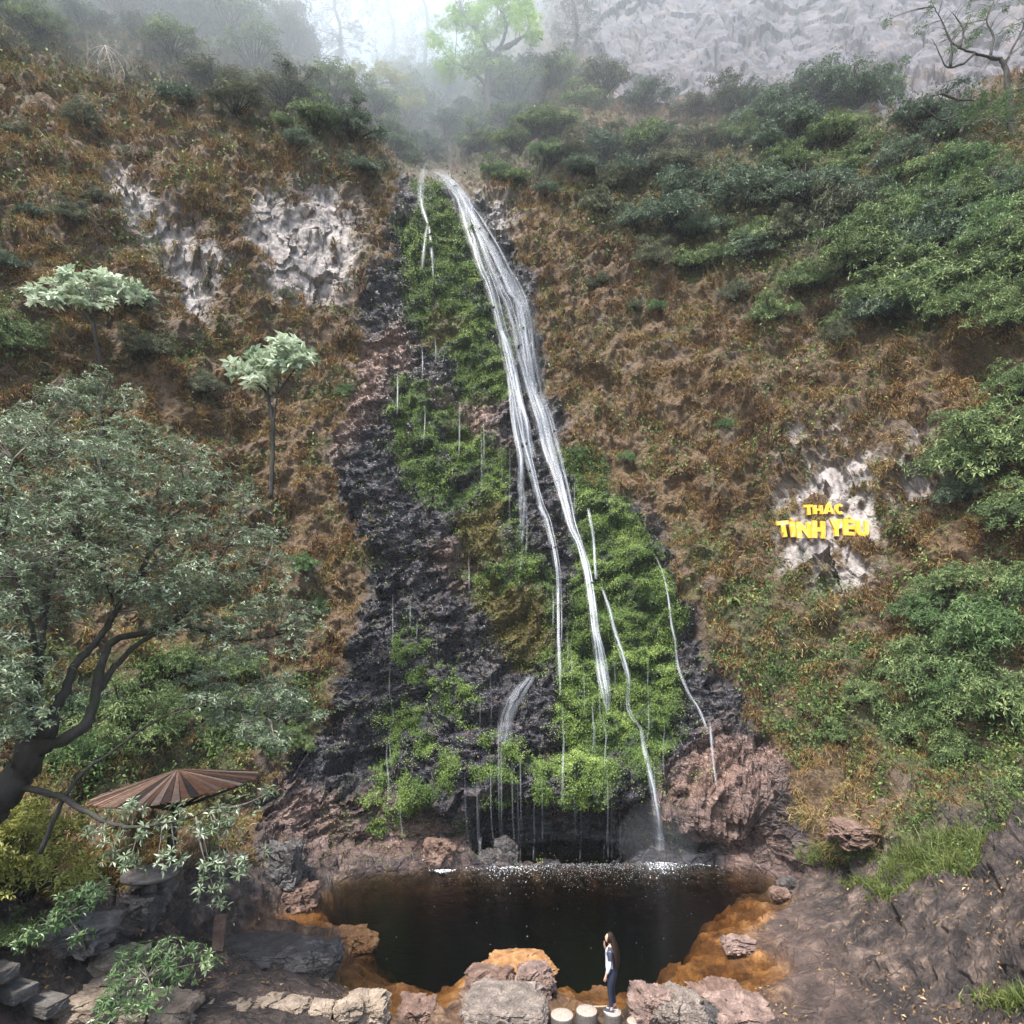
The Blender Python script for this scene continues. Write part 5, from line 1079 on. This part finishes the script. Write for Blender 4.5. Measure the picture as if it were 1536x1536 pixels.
LET = [('T', 512, 615, 285, 400, -3), ('H', 620, 728, 290, 392, 2), ('A', 742, 858, 280, 388, 3), ('C', 866, 975, 272, 395, 4),
 ('T', 205, 345, 470, 655, -6), ('I', 357, 410, 478, 655, -2), ('N', 428, 598, 480, 668, 0), ('H', 612, 755, 470, 670, 5), ('Y', 812, 950, 450, 645, 2), ('E', 968, 1105, 452, 638, 3), ('U', 1112, 1258, 468, 650, 5)]
for ch, x0_, x1_, y0_, y1_, tilt in LET:
    gx_, gy_ = np.meshgrid(np.linspace(XC(x0_), XC(x1_), 6), np.linspace(ZC(y0_), ZC(y1_), 6)); ys = float(surf(gx_, gy_)[..., 1].min())-.10
    a_ = at(XC(x0_), ZC(y1_), ys); b_ = at(XC(x1_), ZC(y0_), ys); ym_ = ZC((y0_+y1_)/2); a_[0] = at(XC(x0_), ym_, ys)[0]; b_[0] = at(XC(x1_), ym_, ys)[0]; polys = list(GL[ch])
    if (ch, y0_) == ('A', 280): polys += ACC['acute']
    if ch == 'I': polys += ACC['grave']
    if ch == 'E': polys += ACC['circ']
    V = []; Fs = []; ct, s_t = math.cos(R(tilt)), math.sin(R(tilt)); W_, H_ = b_[0]-a_[0], b_[2]-a_[2]
    for pl in polys:
        n0 = len(V); k = len(pl)
        for th in (0, .16):
            for (u, v) in pl:
                x, z = (u-.5)*W_, (v-.5)*H_; x, z = x*ct+z*s_t, -x*s_t+z*ct
                V.append(((a_[0]+b_[0])/2+x-sg.location[0], ys+th-sg.location[1], (a_[2]+b_[2])/2+z-sg.location[2]))
        Fs.append([n0+i for i in range(k)]); Fs.append([n0+k+i for i in range(k)][::-1])
        for i in range(k): j = (i+1) % k; Fs.append([n0+j, n0+i, n0+k+i, n0+k+j])
    me = bpy.data.meshes.new("letter"); me.from_pydata(V, [], Fs); me.update(); link("letter", me, YEL, sg)
# ------------------------------------------------------------------ the woman on the stepping block, side on, looking at the fall
def skin_mesh(name, joints, edges, mat, parent, sub=2, root=0):
    """joints: list of ((x,y,z), rx, ry)"""
    me = bpy.data.meshes.new(name); me.from_pydata([j[0] for j in joints], edges, []); ob = bpy.data.objects.new(name, me); COL.objects.link(ob)
    md = ob.modifiers.new("skin", 'SKIN'); sv = me.skin_vertices[0].data
    for i, j in enumerate(joints): sv[i].radius = (j[1], j[2] if len(j) > 2 else j[1]); sv[i].use_root = (i == root)
    md.use_smooth_shade = True; ms = ob.modifiers.new("sub", 'SUBSURF'); ms.levels = sub; ms.render_levels = sub
    dg = bpy.context.evaluated_depsgraph_get(); m2 = bpy.data.meshes.new_from_object(ob.evaluated_get(dg)); bpy.data.objects.remove(ob)
    for pl in m2.polygons: pl.use_smooth = True
    return link(name, m2, mat, parent)
def plain(name, col, rough=.7, spec=.3):
    m = NT(name); n1 = m.noise(m.coords(), 25, 4); c = m.mix(n1, tuple(v*.8 for v in col), tuple(min(1, v*1.15) for v in col)); return m.surf(m.n('BsdfPrincipled', {'Base Color': c, 'Roughness': rough, 'Specular IOR Level': spec}).outputs[0])
SKIN = plain("skin_tone", (.56, .34, .24), .5); NAVY = plain("navy_cloth", (.018, .022, .042)); GREY = plain("pale_grey_cloth", (.50, .52, .58)); HAIR = plain("dark_brown_hair", (.018, .010, .007), .65, .15); SHOEB = plain("dark_shoe", (.03, .035, .05)); WHITE = plain("white_rubber", (.75, .75, .78), .6)
pr = empty("person", (STAND[0], STAND[1], STAND[2]+.006), R(-22)); tag(pr, "woman with long dark hair in grey navy top and black leggings facing the fall", "person")
# x- is the way she faces; z up; built 1.58 m tall
hipz = .80
J = [((0, 0, hipz), .07, .10), ((-.005, 0, .92), .08, .11), ((0, 0, 1.05), .095, .13), ((.005, 0, 1.18), .105, .15), ((.01, 0, 1.27), .075, .13), ((-.005, 0, 1.34), .045, .048), ((-.018, 0, 1.40), .05, .052),
 ((0.005, .085, .70), .075), ((-.02, .085, .42), .052), ((.035, .085, .08), .036), ((-.01, .09, .035), .034), ((-.10, .095, .025), .025),
 ((0.0, -.085, .70), .075), ((-.035, -.085, .42), .052), ((.005, -.08, .08), .036), ((-.04, -.085, .035), .034), ((-.13, -.09, .025), .025),
 ((.01, -.165, 1.25), .048), ((.03, -.20, 1.02), .038), ((-.07, -.20, .80), .027), ((-.095, -.20, .745), .022),
 ((.01, .165, 1.25), .048), ((.04, .21, 1.02), .038), ((-.15, .12, 1.18), .028), ((-.165, .05, 1.27), .022)]
E = [(0, 1), (1, 2), (2, 3), (3, 4), (4, 5), (5, 6), (0, 7), (7, 8), (8, 9), (9, 10), (10, 11), (0, 12), (12, 13), (13, 14), (14, 15), (15, 16), (4, 17), (17, 18), (18, 19), (19, 20), (4, 21), (21, 22), (22, 23), (23, 24)]
def hand(base, fwd, side, J, E, anchor):
    """five fingers, unequal and bent, rooted in the palm"""
    b, f, s = np.array(base), unit(np.array(fwd, float)), unit(np.array(side, float)); nrm = np.cross(f, s); k0 = len(J)
    J.append((tuple(b+f*.045), .022)); E.append((anchor, k0))
    for i, (o, l) in enumerate(((-.024, .055), (-.008, .066), (.008, .062), (.023, .048))):
        p = b+f*.06+s*o; J.append((tuple(p), .0085)); J.append((tuple(p+f*l*.5+nrm*.008), .0075)); J.append((tuple(p+f*l*.85+nrm*.028), .006)); n = len(J); E.extend([(k0, n-3), (n-3, n-2), (n-2, n-1)])
    p = b+f*.02-s*.028; J.append((tuple(p), .010)); J.append((tuple(p+f*.03-s*.018+nrm*.012), .008)); n = len(J); E.extend([(anchor, n-2), (n-2, n-1)])
hand((-.095, -.20, .745), (-.30, 0, -1), (-.9, 0, .2), J, E, 20); hand((-.165, .05, 1.27), (.25, -.35, 1), (0, 1, -.4), J, E, 24)
body = skin_mesh("body", J, E, SKIN, pr)
# head: an egg with brow, nose, lips and chin in relief, joined to the body mesh
hv, hf = cube_sphere(22); key = np.round(hv, 5); _, first, inv = np.unique(key, axis=0, return_index=True, return_inverse=True); d = unit(hv[first]); x, y, z = d.T
r_ = np.ones(len(d)); g = lambda cx_, cy_, cz_, s: np.exp(-((x-cx_)**2+(y-cy_)**2+(z-cz_)**2)/s**2)
r_ += .20*g(-.98, 0, -.12, .17)+.06*g(-.95, 0, -.45, .16)+.10*g(-.82, 0, -.72, .25)+.05*g(-.9, 0, .25, .3)-.06*g(-.92, .33, .02, .16)-.06*g(-.92, -.33, .02, .16)-.05*g(-.95, 0, -.32, .10)+.14*g(0, .98, -.05, .14)+.14*g(0, -.98, -.05, .14)
hd = d*r_[:, None]*np.array([.088, .070, .112]); hd[:, 0] += np.where(z < 0, -.012*(-z), 0); th = R(12); hd = np.c_[hd[:, 0]*math.cos(th)+hd[:, 2]*math.sin(th), hd[:, 1], -hd[:, 0]*math.sin(th)+hd[:, 2]*math.cos(th)]+np.array([-.025, 0, 1.468])
head = link("head", np_mesh("head", hd, inv.ravel()[hf], True), SKIN, pr)
bm = __import__('bmesh').new(); bm.from_mesh(body.data); bm.from_mesh(head.data); bm.to_mesh(body.data); bm.free(); bpy.data.objects.remove(head)
for s_ in (-1, 1):
    e_ = MB(); c0 = np.array([-.098, s_*.028, 1.492]); e_.lathe([(.001, -.010), (.008, -.006), (.010, 0), (.008, .006), (.001, .010)], 10, c0); e_.build("eye", plain("dark_eye", (.02, .015, .012), .2), pr)
up_ = [((0, 0, hipz-.02), .125, .155), ((-.005, 0, .92), .108, .14), ((0, 0, 1.05), .103, .14), ((.005, 0, 1.18), .113, .158), ((.01, 0, 1.275), .082, .135), ((-.002, 0, 1.325), .052, .055),
 ((.01, -.165, 1.255), .075), ((.03, -.20, 1.02), .052), ((-.065, -.20, .81), .038), ((.01, .165, 1.255), .075), ((.04, .21, 1.02), .052), ((-.14, .125, 1.17), .038)]
skin_mesh("top", up_, [(0, 1), (1, 2), (2, 3), (3, 4), (4, 5), (4, 6), (6, 7), (7, 8), (4, 9), (9, 10), (10, 11)], None, pr)
top = [o for o in pr.children if o.name.startswith("top")][0]
mt = NT("grey_top_navy_yoke"); sz = mt.n('SeparateXYZ', {0: mt.n('TexCoord').outputs['Object']}); zf = mt.math('GREATER_THAN', sz.outputs[2], 1.09); bk = mt.math('GREATER_THAN', sz.outputs[0], .055); fr_ = mt.math('LESS_THAN', sz.outputs[0], -.045)
msk = mt.math('MAXIMUM', mt.math('MULTIPLY', zf, mt.math('SUBTRACT', 1., fr_)), bk); TOPM = mt.surf(mt.n('BsdfPrincipled', {'Base Color': mt.mix(msk, (.50, .52, .58, 1), (.020, .024, .045, 1)), 'Roughness': .75}).outputs[0]); top.data.materials.clear(); top.data.materials.append(TOPM)
lg = [((0, 0, hipz+.06), .118, .152), ((0.015, .082, .70), .100), ((-.02, .085, .42), .062), ((.03, .085, .10), .046), ((.005, -.082, .70), .100), ((-.035, -.085, .42), .062), ((0, -.08, .10), .046), ((-.003, 0, .94), .113, .148)]
skin_mesh("leggings", lg, [(0, 1), (1, 2), (2, 3), (0, 4), (4, 5), (5, 6), (0, 7)], NAVY, pr)
for s_, x0_ in ((.09, .02), (-.085, -.01)):
    s1 = MB(); n = 20; prof = []
    for zz_, k in ((.0, 1.), (.022, 1.02), (.026, .95), (.055, .85), (.075, .55), (.10, .42), (.102, .30)):
        t = np.linspace(0, 2*math.pi, n, endpoint=False); wv = .042*k*(1-.15*np.cos(t)); prof.append(np.c_[x0_-.05+.125*k*np.cos(t)*(1 if zz_ < .06 else .55)+(.035 if zz_ > .06 else 0), s_+wv*np.sin(t), np.full(n, zz_)])
    V = np.concatenate(prof); q = [(a*n+j, a*n+(j+1) % n, (a+1)*n+(j+1) % n, (a+1)*n+j) for a in range(len(prof)-1) for j in range(n)]; s1.add(V, q); so = s1.build("shoe", SHOEB, pr)
    s2 = MB(); s2.add(np.concatenate([prof[0]*[1, 1, 0]+[0, 0, .0], prof[1]*[1, 1, 0]+[0, 0, .022]])*1.0+np.concatenate([prof[0]-prof[0].mean(0), prof[1]-prof[1].mean(0)])*[.04, .06, 0], [(j, (j+1) % n, n+(j+1) % n, n+j) for j in range(n)]); s2.build("sole", WHITE, so)
# long hair: a cap on the skull and a fall down the back
hr = d*r_[:, None]*np.array([.099, .082, .122]); keepv = ((x > -.42) | (z > .62)); hr = np.c_[hr[:, 0]*math.cos(th)+hr[:, 2]*math.sin(th), hr[:, 1], -hr[:, 0]*math.sin(th)+hr[:, 2]*math.cos(th)]+np.array([-.018, 0, 1.474])
hq = inv.ravel()[hf]; hq = hq[keepv[hq].all(1)]; hm = MB(); hm.add(hr, hq)
tcols = []
for k, (zc, xo, wx, wy) in enumerate(((1.52, .045, .045, .075), (1.45, .06, .055, .088), (1.36, .075, .075, .11), (1.26, .10, .075, .13), (1.14, .125, .065, .135), (1.02, .13, .058, .125), (.92, .125, .046, .11), (.84, .12, .025, .08))):
    t = np.linspace(0, 2*math.pi, 24, endpoint=False); jag = 1+.06*np.sin(t*7+k)*(1 if k > 1 else .3); tcols.append(np.c_[xo+wx*jag*np.cos(t), wy*jag*np.sin(t), zc+.02*np.sin(t*5)*(k > 5)])
V = np.concatenate(tcols); hm.add(V, [(a*24+j, a*24+(j+1) % 24, (a+1)*24+(j+1) % 24, (a+1)*24+j) for a in range(7) for j in range(24)]); hm.build("hair", HAIR, pr)

# ------------------------------------------------------------------ mist hanging in the notch and along the top, spray at the foot of the fall
def puff(loc, size, dens, name="mist", boxy=0.):
    m_ = MB(); V = unit(CSV)*(1-boxy)+CSV*boxy*.9; V = V*(1+.10*fbm(V*1.3+np.array(loc)*.1, 3, 9))[:, None]; key = np.round(CSV, 5); _, first, inv = np.unique(key, axis=0, return_index=True, return_inverse=True)
    o = link(name, np_mesh(name, (V*np.array(size))[first], inv.ravel()[CSF], True), air(name+"_air", dens, (.90, .95, 1.), -.25)); o.location = [float(v) for v in loc]; tag(o, kind='stuff'); return o
puff(at(600, 110, 72), (24, 18, 24), .012); puff(at(560, 50, 96), (40, 24, 34), .018)
puff((0, 84, 92), (92, 46, 50), .0062, boxy=.5); puff(at(330, 50, 56), (36, 20, 26), .013)
puff(at(985, 1262, 26.0), (1.6, .8, 1.5), .018, "spray")
